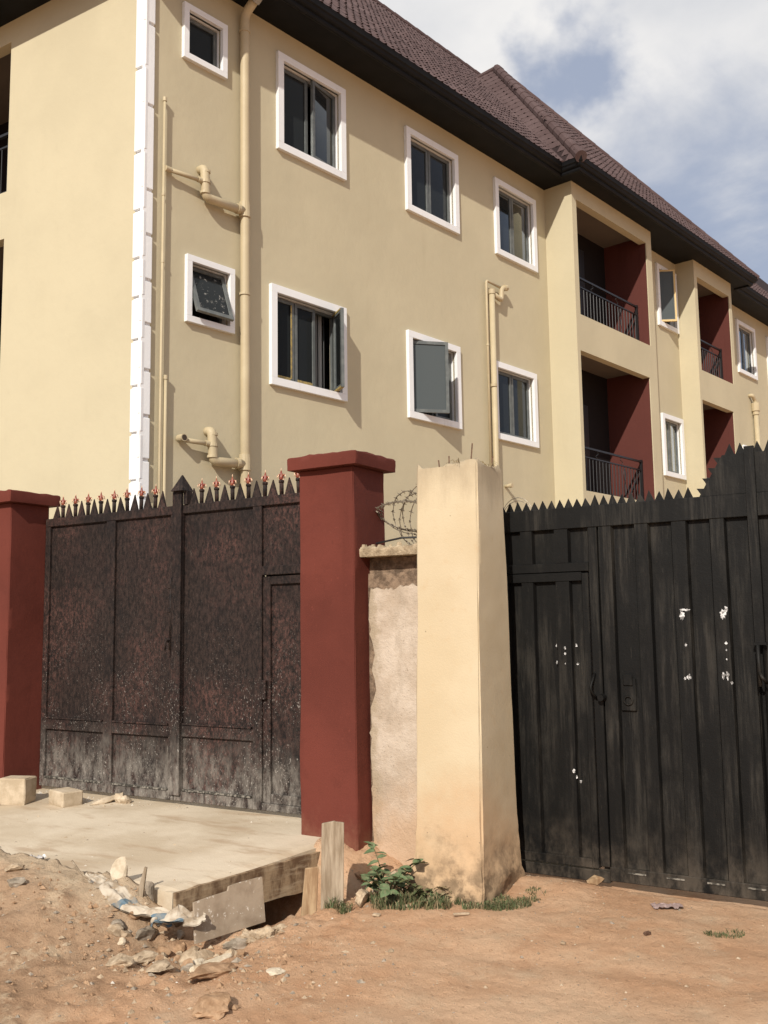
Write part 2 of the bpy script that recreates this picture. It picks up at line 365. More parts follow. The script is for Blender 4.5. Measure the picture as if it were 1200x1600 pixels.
c = m.mix(m.math('MULTIPLY', darkl, 0.6), c, (0.30, 0.20, 0.125, 1))
lz = m.ramp(m.math('ADD', m.axis(0), m.math('MULTIPLY', m.noise(1.1, 5, 0.6, (1, 1, 1), (3, 6, 1)), 1.2)), -2.4, -3.2)
c = m.mix(m.math('MULTIPLY', m.math('MULTIPLY', lz, m.ramp(m.noise(3.4, 9, 0.75, (1, 1, 1), (6, 3, 2)), 0.48, 0.62)), 0.6), c, (0.22, 0.13, 0.075, 1))
c = m.mix(m.math('MULTIPLY', m.math('MULTIPLY', lz, m.ramp(m.noise(5.5, 9, 0.75, (1, 1, 1), (1, 9, 4)), 0.52, 0.64)), 0.7), c, (0.55, 0.42, 0.285, 1))
sand = m.math('MULTIPLY', m.ramp(m.math('ADD', m.axis(1), m.math('MULTIPLY', m.noise(4, 7, 0.7), 0.5)), 4.05, 4.35), m.ramp(m.axis(0), -3.9, -4.4))
c = m.mix(m.math('MULTIPLY', sand, 0.75), c, (0.52, 0.415, 0.29, 1))
c = m.mix(m.math('MULTIPLY', m.ramp(m.noise(46, 8, 0.8, (1, 1, 1), (4, 1, 7)), 0.58, 0.68), 0.28), c, (0.21, 0.12, 0.07, 1))
m.color(c)
n1 = m.bump(m.noise(14, 9, 0.75), 0.75, 0.035); m.bump(m.noise(110, 6, 0.75), 0.75, 0.009, n1)
M['earth'] = m.m
def stone_mat(name, a, b, sc=18):
    m = Mat(name, 0.95, 0.12)
    m.color(m.mix(m.ramp(m.noise(sc, 6, 0.65), 0.36, 0.64), a, b)); m.bump(m.noise(70, 5, 0.7), 0.6, 0.008); return m.m
M['stone'] = stone_mat('broken_concrete', (0.30, 0.22, 0.145, 1), (0.49, 0.385, 0.27, 1))
M['stone_grey'] = stone_mat('grey_broken_concrete', (0.20, 0.165, 0.125, 1), (0.36, 0.30, 0.235, 1))
M['stone_pale'] = stone_mat('pale_mortar_lump', (0.52, 0.43, 0.31, 1), (0.66, 0.57, 0.44, 1))
M['clod'] = stone_mat('earth_clod', (0.27, 0.165, 0.095, 1), (0.42, 0.275, 0.17, 1))
M['white_chip'] = stone_mat('white_chip', (0.48, 0.42, 0.34, 1), (0.62, 0.57, 0.50, 1))
m = Mat('sack_white', 0.7, 0.3); m.color(m.mix(m.ramp(m.noise(14, 6), 0.42, 0.64), (0.50, 0.43, 0.34, 1), (0.30, 0.23, 0.16, 1))); m.bump(m.noise(250, 1), 0.2, 0.002); M['sack'] = m.m
m = Mat('sack_blue', 0.6, 0.3); m.color(m.mix(m.ramp(m.noise(14, 6), 0.42, 0.66), (0.10, 0.155, 0.195, 1), (0.27, 0.235, 0.19, 1))); M['sack_blue'] = m.m
m = Mat('clear_plastic', 0.3, 0.5); m.color((0.45, 0.42, 0.40, 1)); M['plastic'] = m.m
m = Mat('violet_plastic', 0.4, 0.5); m.color((0.33, 0.24, 0.22, 1)); M['violet'] = m.m
def leafmat(name, a, b):
    m = Mat(name, 0.8, 0.2)
    m.color(m.mix(m.math('MULTIPLY', m.ramp(m.noise(45, 5), 0.45, 0.7), 0.4), m.mix(m.ramp(m.noise(22, 4), 0.38, 0.62), a, b), (0.25, 0.19, 0.12, 1)))
    m.b.inputs['Transmission Weight'].default_value = 0.0
    return m.m
M['leaf'] = leafmat('green_leaf', (0.085, 0.130, 0.058, 1), (0.125, 0.175, 0.085, 1))
M['leaf2'] = leafmat('olive_leaf', (0.062, 0.080, 0.032, 1), (0.105, 0.120, 0.050, 1))
M['stem'] = leafmat('stem', (0.10, 0.09, 0.04, 1), (0.14, 0.12, 0.06, 1))
M['dry'] = leafmat('dry_grass', (0.20, 0.15, 0.08, 1), (0.28, 0.22, 0.13, 1))
m = Mat('rusty_steel', 0.75, 0.3)
m.color(m.mix(m.ramp(m.noise(60, 5), 0.4, 0.6), (0.085, 0.045, 0.028, 1), (0.16, 0.095, 0.06, 1))); M['rebar'] = m.m
m = Mat('wire_steel', 0.45, 0.5); m.b.inputs['Metallic'].default_value = 0.4
m.color(m.mix(m.ramp(m.noise(40, 4), 0.4, 0.6), (0.15, 0.12, 0.085, 1), (0.26, 0.22, 0.17, 1))); M['wire'] = m.m

# ------------------------------------------------------------------ mesh builder
class MB:
    def __init__(s): s.v = []; s.f = []; s.mi = []
    def quad(s, a, b, c, d, mi=0):
        i = len(s.v); s.v += [tuple(a), tuple(b), tuple(c), tuple(d)]; s.f.append((i, i + 1, i + 2, i + 3)); s.mi.append(mi)
    def poly(s, pts, mi=0):
        i = len(s.v); s.v += [tuple(p) for p in pts]; s.f.append(tuple(range(i, i + len(pts)))); s.mi.append(mi)
    def box(s, x0, x1, y0, y1, z0, z1, mi=0, T=None):
        p = [(x, y, z) for z in (z0, z1) for (x, y) in ((x0, y0), (x1, y0), (x1, y1), (x0, y1))]
        if T is not None: p = [tuple(T(*q)) for q in p]
        i = len(s.v); s.v += p
        for q in ((0, 3, 2, 1), (4, 5, 6, 7), (0, 1, 5, 4), (1, 2, 6, 5), (2, 3, 7, 6), (3, 0, 4, 7)):
            s.f.append(tuple(i + k for k in q)); s.mi.append(mi)
    def prism(s, bottom, top, mi=0):
        n = len(bottom); i = len(s.v); s.v += [tuple(p) for p in bottom] + [tuple(p) for p in top]
        s.f.append(tuple(i + k for k in reversed(range(n)))); s.mi.append(mi)
        s.f.append(tuple(i + n + k for k in range(n))); s.mi.append(mi)
        for k in range(n):
            s.f.append((i + k, i + (k + 1) % n, i + n + (k + 1) % n, i + n + k)); s.mi.append(mi)
    def tube(s, pts, r, seg=8, mi=0, caps=True):
        pts = [Vector(p) for p in pts]; rs = r if isinstance(r, (list, tuple)) else [r] * len(pts)
        rings = []; ref = None
        for k, p in enumerate(pts):
            d = (pts[min(k + 1, len(pts) - 1)] - pts[max(k - 1, 0)]).normalized()
            if ref is None or abs(ref.dot(d)) > 0.95:
                ref = Vector((0, 0, 1)) if abs(d.z) < 0.9 else Vector((1, 0, 0))
            x = (ref - d * ref.dot(d)).normalized(); y = d.cross(x); ref = x
            i = len(s.v)
            for q in range(seg):
                a = 2 * math.pi * q / seg
                s.v.append(tuple(p + (x * math.cos(a) + y * math.sin(a)) * rs[k]))
            rings.append(i)
        for a, b in zip(rings, rings[1:]):
            for q in range(seg):
                s.f.append((a + q, a + (q + 1) % seg, b + (q + 1) % seg, b + q)); s.mi.append(mi)
        if caps:
            s.f.append(tuple(rings[0] + q for q in reversed(range(seg)))); s.mi.append(mi)
            s.f.append(tuple(rings[-1] + q for q in range(seg))); s.mi.append(mi)
    def mesh(s, name, mats, smooth=False):
        me = bpy.data.meshes.new(name); me.from_pydata(s.v, [], s.f)
        for mt in (mats if isinstance(mats, (list, tuple)) else [mats]): me.materials.append(mt)
        me.polygons.foreach_set('material_index', s.mi)
        if smooth: me.polygons.foreach_set('use_smooth', [True] * len(me.polygons))
        me.update(); return me
    def build(s, name, mats, parent=None, smooth=False):
        return link(name, s.mesh(name, mats, smooth), parent)
def link(name, me, parent=None, loc=None, rot=None, scale=None):
    o = bpy.data.objects.new(name, me); COL.objects.link(o)
    if parent is not None: o.parent = parent
    if loc is not None: o.location = loc
    if rot is not None: o.rotation_euler = rot
    if scale is not None: o.scale = scale
    return o
def empty(name, loc=(0, 0, 0), rz=0.0):
    o = bpy.data.objects.new(name, None); COL.objects.link(o); o.location = loc; o.rotation_euler = (0, 0, rz)
    o.empty_display_size = 0.3; return o
def tag(o, label=None, cat=None, group=None, kind=None):
    if label: o['label'] = label
    if cat: o['category'] = cat
    if group: o['group'] = group
    if kind: o['kind'] = kind
    return o

def grid_face(mb, P, us, vs_, mi=0):
    """grid of quads from P(u,v); shared vertices"""
    i = len(mb.v)
    for v in vs_:
        for u in us: mb.v.append(tuple(P(u, v)))
    nu = len(us)
    for b in range(len(vs_) - 1):
        for a in range(nu - 1):
            k = i + b * nu + a
            mb.f.append((k, k + 1, k + 1 + nu, k + nu)); mb.mi.append(mi)
def rng(a, b, step):
    n = max(1, int(round(abs(b - a) / step))); return [a + (b - a) * k / n for k in range(n + 1)]

def rough_box(name, x0, x1, y0, y1, z0, z1, step, amp, mat, parent=None, top_amp=0.0, taper=(0, 0), rad=0.015, seed=0.0, fr=2.2):
    """hand plastered box: subdivided, edges softened, faces uneven. taper widens the base by (x,y)."""
    mb = MB(); idx = {}
    def ends(v, d=.010): return [v[0], v[0] + d] + v[1:-1] + [v[-1] - d, v[-1]]
    xs, ys, zs = ends(rng(x0, x1, step)), ends(rng(y0, y1, step)), rng(z0, z1, step); zs = zs[:-1] + [zs[-1] - .010, zs[-1]]
    cxm, cym = (x0 + x1) / 2, (y0 + y1) / 2
    def put(i, j, k):
        if (i, j, k) in idx: return idx[(i, j, k)]
        x, y, z = xs[i], ys[j], zs[k]
        e = (i in (0, len(xs) - 1)) + (j in (0, len(ys) - 1)) + (k in (0, len(zs) - 1))
        nx = (-1 if i == 0 else 1 if i == len(xs) - 1 else 0); ny = (-1 if j == 0 else 1 if j == len(ys) - 1 else 0)
        nzz = (-1 if k == 0 else 1 if k == len(zs) - 1 else 0)
        if e >= 2:
            q = min(rad, .016) * (0.35 + 0.5 * abs(noise.noise((x * 9 + seed, y * 9, z * 7))))
            x -= nx * q; y -= ny * q; z -= nzz * q if k == len(zs) - 1 else 0
        d = noise.noise((x * fr + seed, y * fr + 3.1, z * fr)) * amp + noise.noise((x * 11 + seed, y * 11, z * 11)) * amp * 0.18
        x += nx * d; y += ny * d
        if nzz > 0: z += noise.noise((x * 7 + seed, y * 7, 5)) * top_amp + noise.noise((x * 23, y * 23 + seed, 1)) * top_amp * 0.7
        t = 1 - (zs[k] - z0) / (z1 - z0)
        x += (x - cxm) / (x1 - x0) * taper[0] * t; y += (y - cym) / (y1 - y0) * taper[1] * t
        idx[(i, j, k)] = len(mb.v); mb.v.append((x, y, z)); return idx[(i, j, k)]
    def face(a, b, c, d): mb.f.append((put(*a), put(*b), put(*c), put(*d))); mb.mi.append(0)
    X, Y, Z = len(xs) - 1, len(ys) - 1, len(zs) - 1
    for i in range(X):
        for k in range(Z):
            face((i, 0, k), (i + 1, 0, k), (i + 1, 0, k + 1), (i, 0, k + 1)); face((i + 1, Y, k), (i, Y, k), (i, Y, k + 1), (i + 1, Y, k + 1))
        for j in range(Y):
            face((i, j, Z), (i + 1, j, Z), (i + 1, j + 1, Z), (i, j + 1, Z)); face((i, j + 1, 0), (i + 1, j + 1, 0), (i + 1, j, 0), (i, j, 0))
    for j in range(Y):
        for k in range(Z):
            face((X, j, k), (X, j + 1, k), (X, j + 1, k + 1), (X, j, k + 1)); face((0, j + 1, k), (0, j, k), (0, j, k + 1), (0, j + 1, k + 1))
    o = mb.build(name, mat, parent, True); o.data.set_sharp_from_angle(angle=R_(34)); return o

# ------------------------------------------------------------------ ground
def ground_h(x, y):
    h = -0.015 - 0.05 * sstep(5.8, 4.2, y) - 0.05 * sstep(4.6, 2.6, y)
    # soil banked against the driveway slab on the left
    bank = sstep(-3.95, -4.55, x + 0.35 * (3.9 - y) + 0.12 * noise.noise((x * 3, y * 3, 2))) * sstep(2.7, 4.0, y + 0.15 * noise.noise((x * 2, y * 2, 5)))
    h += 0.22 * bank
    # hollow where the rubble lies and the drain under the slab
    dx, dy = x + 3.78, y - 4.02
    h -= 0.10 * math.exp(-(dx * dx / 0.10 + dy * dy / 0.09))
    ditch = sstep(-3.50, -3.62, x + 0.35 * (4.75 - y) + 0.05 * noise.noise((x * 6, y * 6, 8))) * sstep(4.36, 4.48, y) * sstep(5.35, 5.15, y)
    h -= 0.62 * ditch
    # loose lip of earth along the yellow pillar and black gate
    h += 0.05 * math.exp(-((x + 2.45) / 0.35) ** 2 - ((y - 5.72) / 0.16) ** 2)
    h += 0.035 * fbm(x * 1.3, y * 1.3, 0.3, 3)
    h += 0.036 * fbm(x * 6, y * 6, 1.7, 4) * (0.45 + 1.1 * sstep(-2.6, -3.6, x))
    h += 0.022 * fbm(x * 21, y * 21, 4.2, 3) * (0.4 + 1.1 * sstep(-2.6, -3.8, x))
    # tyre ruts
    for (c0, w) in ((4.62, 0.10), (3.85, 0.12)):
        q = (y - c0 - 0.10 * (x + 2)) / w
        h -= 0.014 * math.exp(-q * q) * sstep(-3.2, -2.6, x)
    if y > 5.9: h = h * (1 - sstep(5.9, 6.2, y)) - 0.02
    if -7.6 < x < -3.9 and 4.22 < y < 6.7: h = min(h, -0.08)
    return h
def spaced(a, b, fine, lo, hi):
    v = rng(a, b, fine); d = fine; p = b
    while p < hi: d *= 1.6; p += d; v.append(p)
    d = fine; p = a; left = []
    while p > lo: d *= 1.6; p -= d; left.append(p)
    return left[::-1] + v
gxs = spaced(-6.6, 0.4, 0.024, -400, 400); gys = spaced(2.2, 6.1, 0.024, -400, 600)
mb = MB()
grid_face(mb, lambda u, v: (u, v, ground_h(u, v) if (-20 < u < 20 and -10 < v < 20) else -0.1), gxs, gys)
g = mb.build('ground', M['earth'], smooth=True); tag(g, kind='structure')

# concrete driveway slab in front of the brown gate
def slab_top(x, y):
    return 0.108 + 0.062 * sstep(4.2, 5.9, y) + 0.006 * fbm(x * 2, y * 2, 3)
def slab_xr(y): return -4.065 + 0.175 * (y - 4.22)
mb = MB()
def slabP(u, v):
    y = 4.20 + v * (6.7 - 4.20) + (0.03 * fbm(u * 8, 2.2, 7) if v == 0 else 0)
    x = -7.7 + u * (slab_xr(y) + 7.7)
    e = 0.012 if (u == 1 or v == 0) else 0
    return (x, y, slab_top(x, y) - e)
us = rng(0, 1, 0.02); vs2 = rng(0, 1, 0.02)
grid_face(mb, slabP, us, vs2)
for k in range(len(us) - 1):
    a, b = slabP(us[k], 0), slabP(us[k + 1], 0)
    mb.quad((a[0], a[1] - .006, -0.10), (b[0], b[1] - .006, -0.10), b, a)
for k in range(len(vs2) - 1):
    a, b = slabP(1, vs2[k]), slabP(1, vs2[k + 1])
    mb.quad((a[0], a[1], a[2] - .17), (b[0], b[1], b[2] - .17), b, a)
mb.quad((-7.7, 4.2, -0.07), (slab_xr(4.2), 4.2, -0.07), (slab_xr(6.7), 6.7, -0.02), (-7.7, 6.7, -0.02))
o = mb.build('driveway', M['concrete'], smooth=False); tag(o, kind='structure')

# ------------------------------------------------------------------ apartment building
HZ = R_(80.41288)
house = empty('apartment_building', (-8.196, 7.926, 0), HZ)
tag(house, 'cream three-storey apartment block with brown tiled roof behind the gates', 'building')
CL = (-0.07, 0.0)                       # corner (s, n)
DL = (-0.16655, -0.98603)               # along the street facade, away from the corner (s, n)
NL = (-0.98603, 0.16655)                # its outward normal
def LV(s, n, z): return Vector((s, -n, z))
class Frame:
    def __init__(f, o, d, nrm): f.o = o; f.d = d; f.n = nrm
    def P(f, a, d, z): return LV(f.o[0] + f.d[0] * a + f.n[0] * d, f.o[1] + f.d[1] * a + f.n[1] * d, z)
    def T(f): return lambda a, d, z: f.P(a, d, z)
def front(n): return Frame((0, n), (1, 0), (0, 1))
FL = Frame(CL, DL, NL)
ZS = 9.97                                # soffit height

def wall_holes(mb, fr, a0, a1, z0, z1, holes, depth=0.2, mi=0, rmi=0):
    As = sorted({a0, a1} | {h[0] for h in holes} | {h[1] for h in holes})
    Zs = sorted({z0, z1} | {h[2] for h in holes} | {h[3] for h in holes})
    for i in range(len(As) - 1):
        for k in range(len(Zs) - 1):
            ca, cz = (As[i] + As[i + 1]) / 2, (Zs[k] + Zs[k + 1]) / 2
            if any(h[0] < ca < h[1] and h[2] < cz < h[3] for h in holes): continue
            mb.quad(fr.P(As[i], 0, Zs[k]), fr.P(As[i + 1], 0, Zs[k]), fr.P(As[i + 1], 0, Zs[k + 1]), fr.P(As[i], 0, Zs[k + 1]), mi)
    for (b0, b1, y0, y1) in holes:
        mb.quad(fr.P(b0, 0, y0), fr.P(b0, -depth, y0), fr.P(b0, -depth, y1), fr.P(b0, 0, y1), rmi)
        mb.quad(fr.P(b1, 0, y0), fr.P(b1, -depth, y0), fr.P(b1, -depth, y1), fr.P(b1, 0, y1), rmi)
        mb.quad(fr.P(b0, 0, y0), fr.P(b1, 0, y0), fr.P(b1, -depth, y0), fr.P(b0, -depth, y0), rmi)
        mb.quad(fr.P(b0, 0, y1), fr.P(b1, 0, y1), fr.P(b1, -depth, y1), fr.P(b0, -depth, y1), rmi)

TW = 0.105      # width of the white surround
# (a0, a1, z0, z1, lights, style)
WIN_MAIN = [
    (0.46, 1.16, 8.78, 9.53, 1, 'plain'), (2.06, 3.42, 8.17, 9.60, 2, 'ajar'), (4.83, 6.21, 8.19, 9.60, 2, 'plain'), (7.31, 8.66, 8.18, 9.61, 2, 'plain'),
    (0.54, 1.30, 5.35, 6.21, 1, 'tophung'), (1.93, 3.39, 4.81, 6.20, 3, 'rightopen'), (4.79, 6.14, 4.80, 6.20, 2, 'leftopen'), (7.12, 8.49, 4.79, 6.18, 2, 'plain'),
]
WIN_MID = [(13.48, 14.50, 8.25, 9.70, 2, 'filmopen'), (13.40, 14.47, 4.80, 6.21, 2, 'plain')]
WIN_FAR = [(18.52, 19.82, 8.15, 9.60, 2, 'plain'), (20.75, 22.1, 8.15, 9.60, 2, 'plain'), (18.52, 19.82, 4.75, 6.18, 2, 'plain'), (20.75, 22.1, 4.75, 6.18, 2, 'plain')]
def tw(w): return .08 if w[1] - w[0] < .9 else TW
def holes_of(ws): return [(w[0] + tw(w), w[1] - tw(w), w[2] + tw(w), w[3] - tw(w)) for w in ws]
F0, F15, F6 = front(0.0), front(0.15), front(0.60)
BAY1 = [(9.22, 12.14, 7.38, 9.65), (9.17, 12.02, 4.01, 6.67)]
BAY2 = [(14.72, 16.62, 7.36, 9.60), (14.66, 16.50, 4.01, 6.65)]
LBAL = [(2.60, 5.6, 7.50, 9.66), (2.62, 5.6, 4.18, 6.84)]
mb = MB()
wall_holes(mb, F0, -0.07, 9.06, -0.1, 10.05, holes_of(WIN_MAIN))
wall_holes(mb, F6, 9.06, 12.38, -0.1, 10.05, BAY1, 0.16)
mb.quad(LV(9.06, 0, -.1), LV(9.06, .6, -.1), LV(9.06, .6, 10.05), LV(9.06, 0, 10.05))
mb.quad(LV(12.38, .6, -.1), LV(12.38, .15, -.1), LV(12.38, .15, 10.05), LV(12.38, .6, 10.05))
wall_holes(mb, F15, 12.38, 14.56, -0.1, 10.05, holes_of(WIN_MID))
mb.quad(LV(14.56, .15, -.1), LV(14.56, .6, -.1), LV(14.56, .6, 10.05), LV(14.56, .15, 10.05))
wall_holes(mb, F6, 14.56, 16.78, -0.1, 10.05, BAY2, 0.16)
mb.quad(LV(16.78, .6, -.1), LV(16.78, 0, -.1), LV(16.78, 0, 10.05), LV(16.78, .6, 10.05))
wall_holes(mb, F0, 16.78, 30, -0.1, 10.05, holes_of(WIN_FAR))
o = mb.build('wall', M['wall'], house)
mb = MB()
wall_holes(mb, FL, 0, 11, -0.1, 10.05, LBAL, 0.16)
o = mb.build('wall', M['wall'], house)
mb = MB()                                                 # rear and end walls
pB = FL.P(11, 0, 0)
for (a, b) in ((FL.P(11, 0, 0), LV(30, -10.85, 0)), (LV(30, -10.85, 0), LV(30, 0, 0))):
    mb.quad((a.x, a.y, -.1), (b.x, b.y, -.1), (b.x, b.y, 10.05), (a.x, a.y, 10.05))
mb.build('rear_wall', M['wall'], house)
for zf in (4.0 - 0.28, 7.36 - 0.25):
    mb = MB(); mb.box(0.3, 29.8, 0.25, 10.4, zf, zf + 0.2); mb.build('floor_slab', M['floor'], house)
mb = MB(); mb.box(0.2, 29.8, 2.8, 2.95, 0, 9.9); mb.build('inner_wall', M['floor'], house)

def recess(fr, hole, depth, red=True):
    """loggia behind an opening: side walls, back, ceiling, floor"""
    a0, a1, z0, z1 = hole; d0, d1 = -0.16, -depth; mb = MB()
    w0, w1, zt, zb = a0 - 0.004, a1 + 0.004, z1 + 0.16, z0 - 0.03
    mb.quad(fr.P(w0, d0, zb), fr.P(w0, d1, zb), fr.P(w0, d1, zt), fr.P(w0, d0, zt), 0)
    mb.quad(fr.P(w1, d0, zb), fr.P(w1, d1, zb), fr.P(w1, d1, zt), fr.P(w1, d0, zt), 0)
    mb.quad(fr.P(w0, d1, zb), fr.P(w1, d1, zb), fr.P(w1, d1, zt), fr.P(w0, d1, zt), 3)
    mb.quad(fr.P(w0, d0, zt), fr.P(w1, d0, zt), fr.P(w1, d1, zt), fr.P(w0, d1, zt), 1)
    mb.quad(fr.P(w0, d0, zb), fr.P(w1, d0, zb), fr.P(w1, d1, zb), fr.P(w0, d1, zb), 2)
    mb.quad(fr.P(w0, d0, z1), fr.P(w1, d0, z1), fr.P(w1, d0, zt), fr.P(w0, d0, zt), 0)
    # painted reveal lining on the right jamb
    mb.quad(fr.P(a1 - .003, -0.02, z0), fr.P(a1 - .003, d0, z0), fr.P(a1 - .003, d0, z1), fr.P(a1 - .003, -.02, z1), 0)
    o = mb.build('balcony_recess', [M['bal_red'], M['ceil'], M['bal_floor'], M['bal_shade']], house)
    mb = MB()                                            # balcony door at the back
    c = (a0 + a1) / 2
    mb.box(c - .45, c + .45, d1 + .01, d1 + .06, z0, z0 + 2.05, 0, fr.T())
    mb.build('balcony_door', M['rail'], o)
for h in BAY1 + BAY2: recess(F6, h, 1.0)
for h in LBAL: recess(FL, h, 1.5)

def railing(fr, hole, inset):
    a0, a1, z0, z1 = hole; d = -inset; h = 0.92
    mb = MB(); mb.box(a0, a1, d - .022, d + .022, z0 + h - .035, z0 + h, 0, fr.T())
    o = mb.build('balcony_railing', M['rail'], house)
    mb = MB(); mb.box(a0, a1, d - .014, d + .014, z0 + h - .21, z0 + h - .185, 0, fr.T()); mb.build('middle_rail', M['rail'], o)
    mb = MB(); mb.box(a0, a1, d - .014, d + .014, z0 + .05, z0 + .075, 0, fr.T()); mb.build('bottom_rail', M['rail'], o)
    mb = MB(); mb.box(a1 - .07, a1 - .02, d - .025, d + .025, z0, z0 + h + .02, 0, fr.T()); mb.build('post', M['rail'], o)
    n = int((a1 - a0) / 0.125); base = None
    for k in range(1, n):
        a = a0 + (a1 - a0) * k / n
        p = fr.P(a, d, z0 + .06); q = fr.P(a, d, z0 + h - .2)
        if base is None:
            mb = MB(); L = (q - p).length; mb.tube([(0, 0, 0), (0, 0, L)], 0.009, 6); base = mb.mesh('baluster', M['rail'])
        link('baluster', base, o, p)
    # scroll ornaments
    def scroll(ac, zc, hgt, mirror=1):
        mb = MB(); pts = []
        for k in range(25):
            t = k / 24; ang = -2.6 + 5.2 * t
            pts.append(fr.P(ac + mirror * (.045 * math.sin(ang * 1.2)), d + .004, zc + hgt * (t - .5)))
        mb.tube(pts, 0.007, 5); mb.build('scroll', M['rail'], o)
    w = a1 - a0
    scroll(a0 + w * .33, z0 + h - .11, .13); scroll(a0 + w * .68, z0 + h - .11, .13, -1)
    scroll(a0 + w * .72, z0 + .40, .55); scroll(a0 + w * .72, z0 + .40, .55, -1)
    mb = MB(); mb.tube([fr.P(a1 - .60, d - .03, z0 + .08), fr.P(a1 - .08, d - .03, z0 + h - .22)], .013, 6); mb.build('brace', M['rail'], o)
for h in BAY1 + BAY2: railing(F6, h, 0.27)
for h in LBAL: railing(FL, h, 0.10)

# windows
def ring(mb, fr, a0, a1, z0, z1, w, d0, d1, mi=0, X=None):
    T = X or fr.T()
    mb.box(a0, a1, d0, d1, z1 - w, z1, mi, T); mb.box(a0, a1, d0, d1, z0, z0 + w, mi, T)
    mb.box(a0, a0 + w, d0, d1, z0 + w + .0005, z1 - w - .0005, mi, T); mb.box(a1 - w, a1, d0, d1, z0 + w + .0005, z1 - w - .0005, mi, T)
def swing(fr, hinge_a, hinge_d, ang):
    """map sash coords (x along, d out) rotated about a vertical hinge"""
    ca, sa = math.cos(ang), math.sin(ang)
    return lambda a, d, z: fr.P(hinge_a + (a - hinge_a) * ca - (d - hinge_d) * sa, hinge_d + (a - hinge_a) * sa + (d - hinge_d) * ca, z)
def tilt(fr, z_h, d_h, ang):
    ca, sa = math.cos(ang), math.sin(ang)
    return lambda a, d, z: fr.P(a, d_h + (d - d_h) * ca - (z - z_h) * sa, z_h + (z - z_h) * ca + (d - d_h) * sa)
def sash(fr, win, a0, a1, z0, z1, X=None, glassm='glass', film=None):
    mb = MB(); w = .05
    ring(mb, fr, a0, a1, z0, z1, w, -.105, -.062, 0, X)
    mb.build('sash', M['alu'], win)
    mb = MB(); mb.box(a0 + w - .004, a1 - w + .004, -.088, -.080, z0 + w - .004, z1 - w + .004, 0, X or fr.T()); mb.build('pane', M[glassm], win)
    if film:
        mb = MB()
        if 'r' in film: mb.box(a1 - w - .014, a1 - w + .012, -.062, -.058, z0 + w, z1 - w, 0, X or fr.T())
        if 'b' in film: mb.box(a0 + w, a1 - w - .015, -.062, -.058, z0 + w - .03, z0 + w + .008, 0, X or fr.T())
        if 'o' in film: ring(mb, fr, a0 - .004, a1 + .004, z0 - .004, z1 + .004, .038, -.0615, -.056, 0, X); ring(mb, fr, a0 - .006, a1 + .006, z0 - .006, z1 + .006, .012, -.107, -.060, 0, X)
        if 'e' in film: mb.box(a0 + .03, a1, -.110, -.06, z0 - .004, z0 + .02, 0, X or fr.T()); mb.box(a0 + .03, a1, -.110, -.06, z1 - .02, z1 + .004, 0, X or fr.T())
        mb.build('protective_film', M['film2' if 'o' in film else 'film'], win)
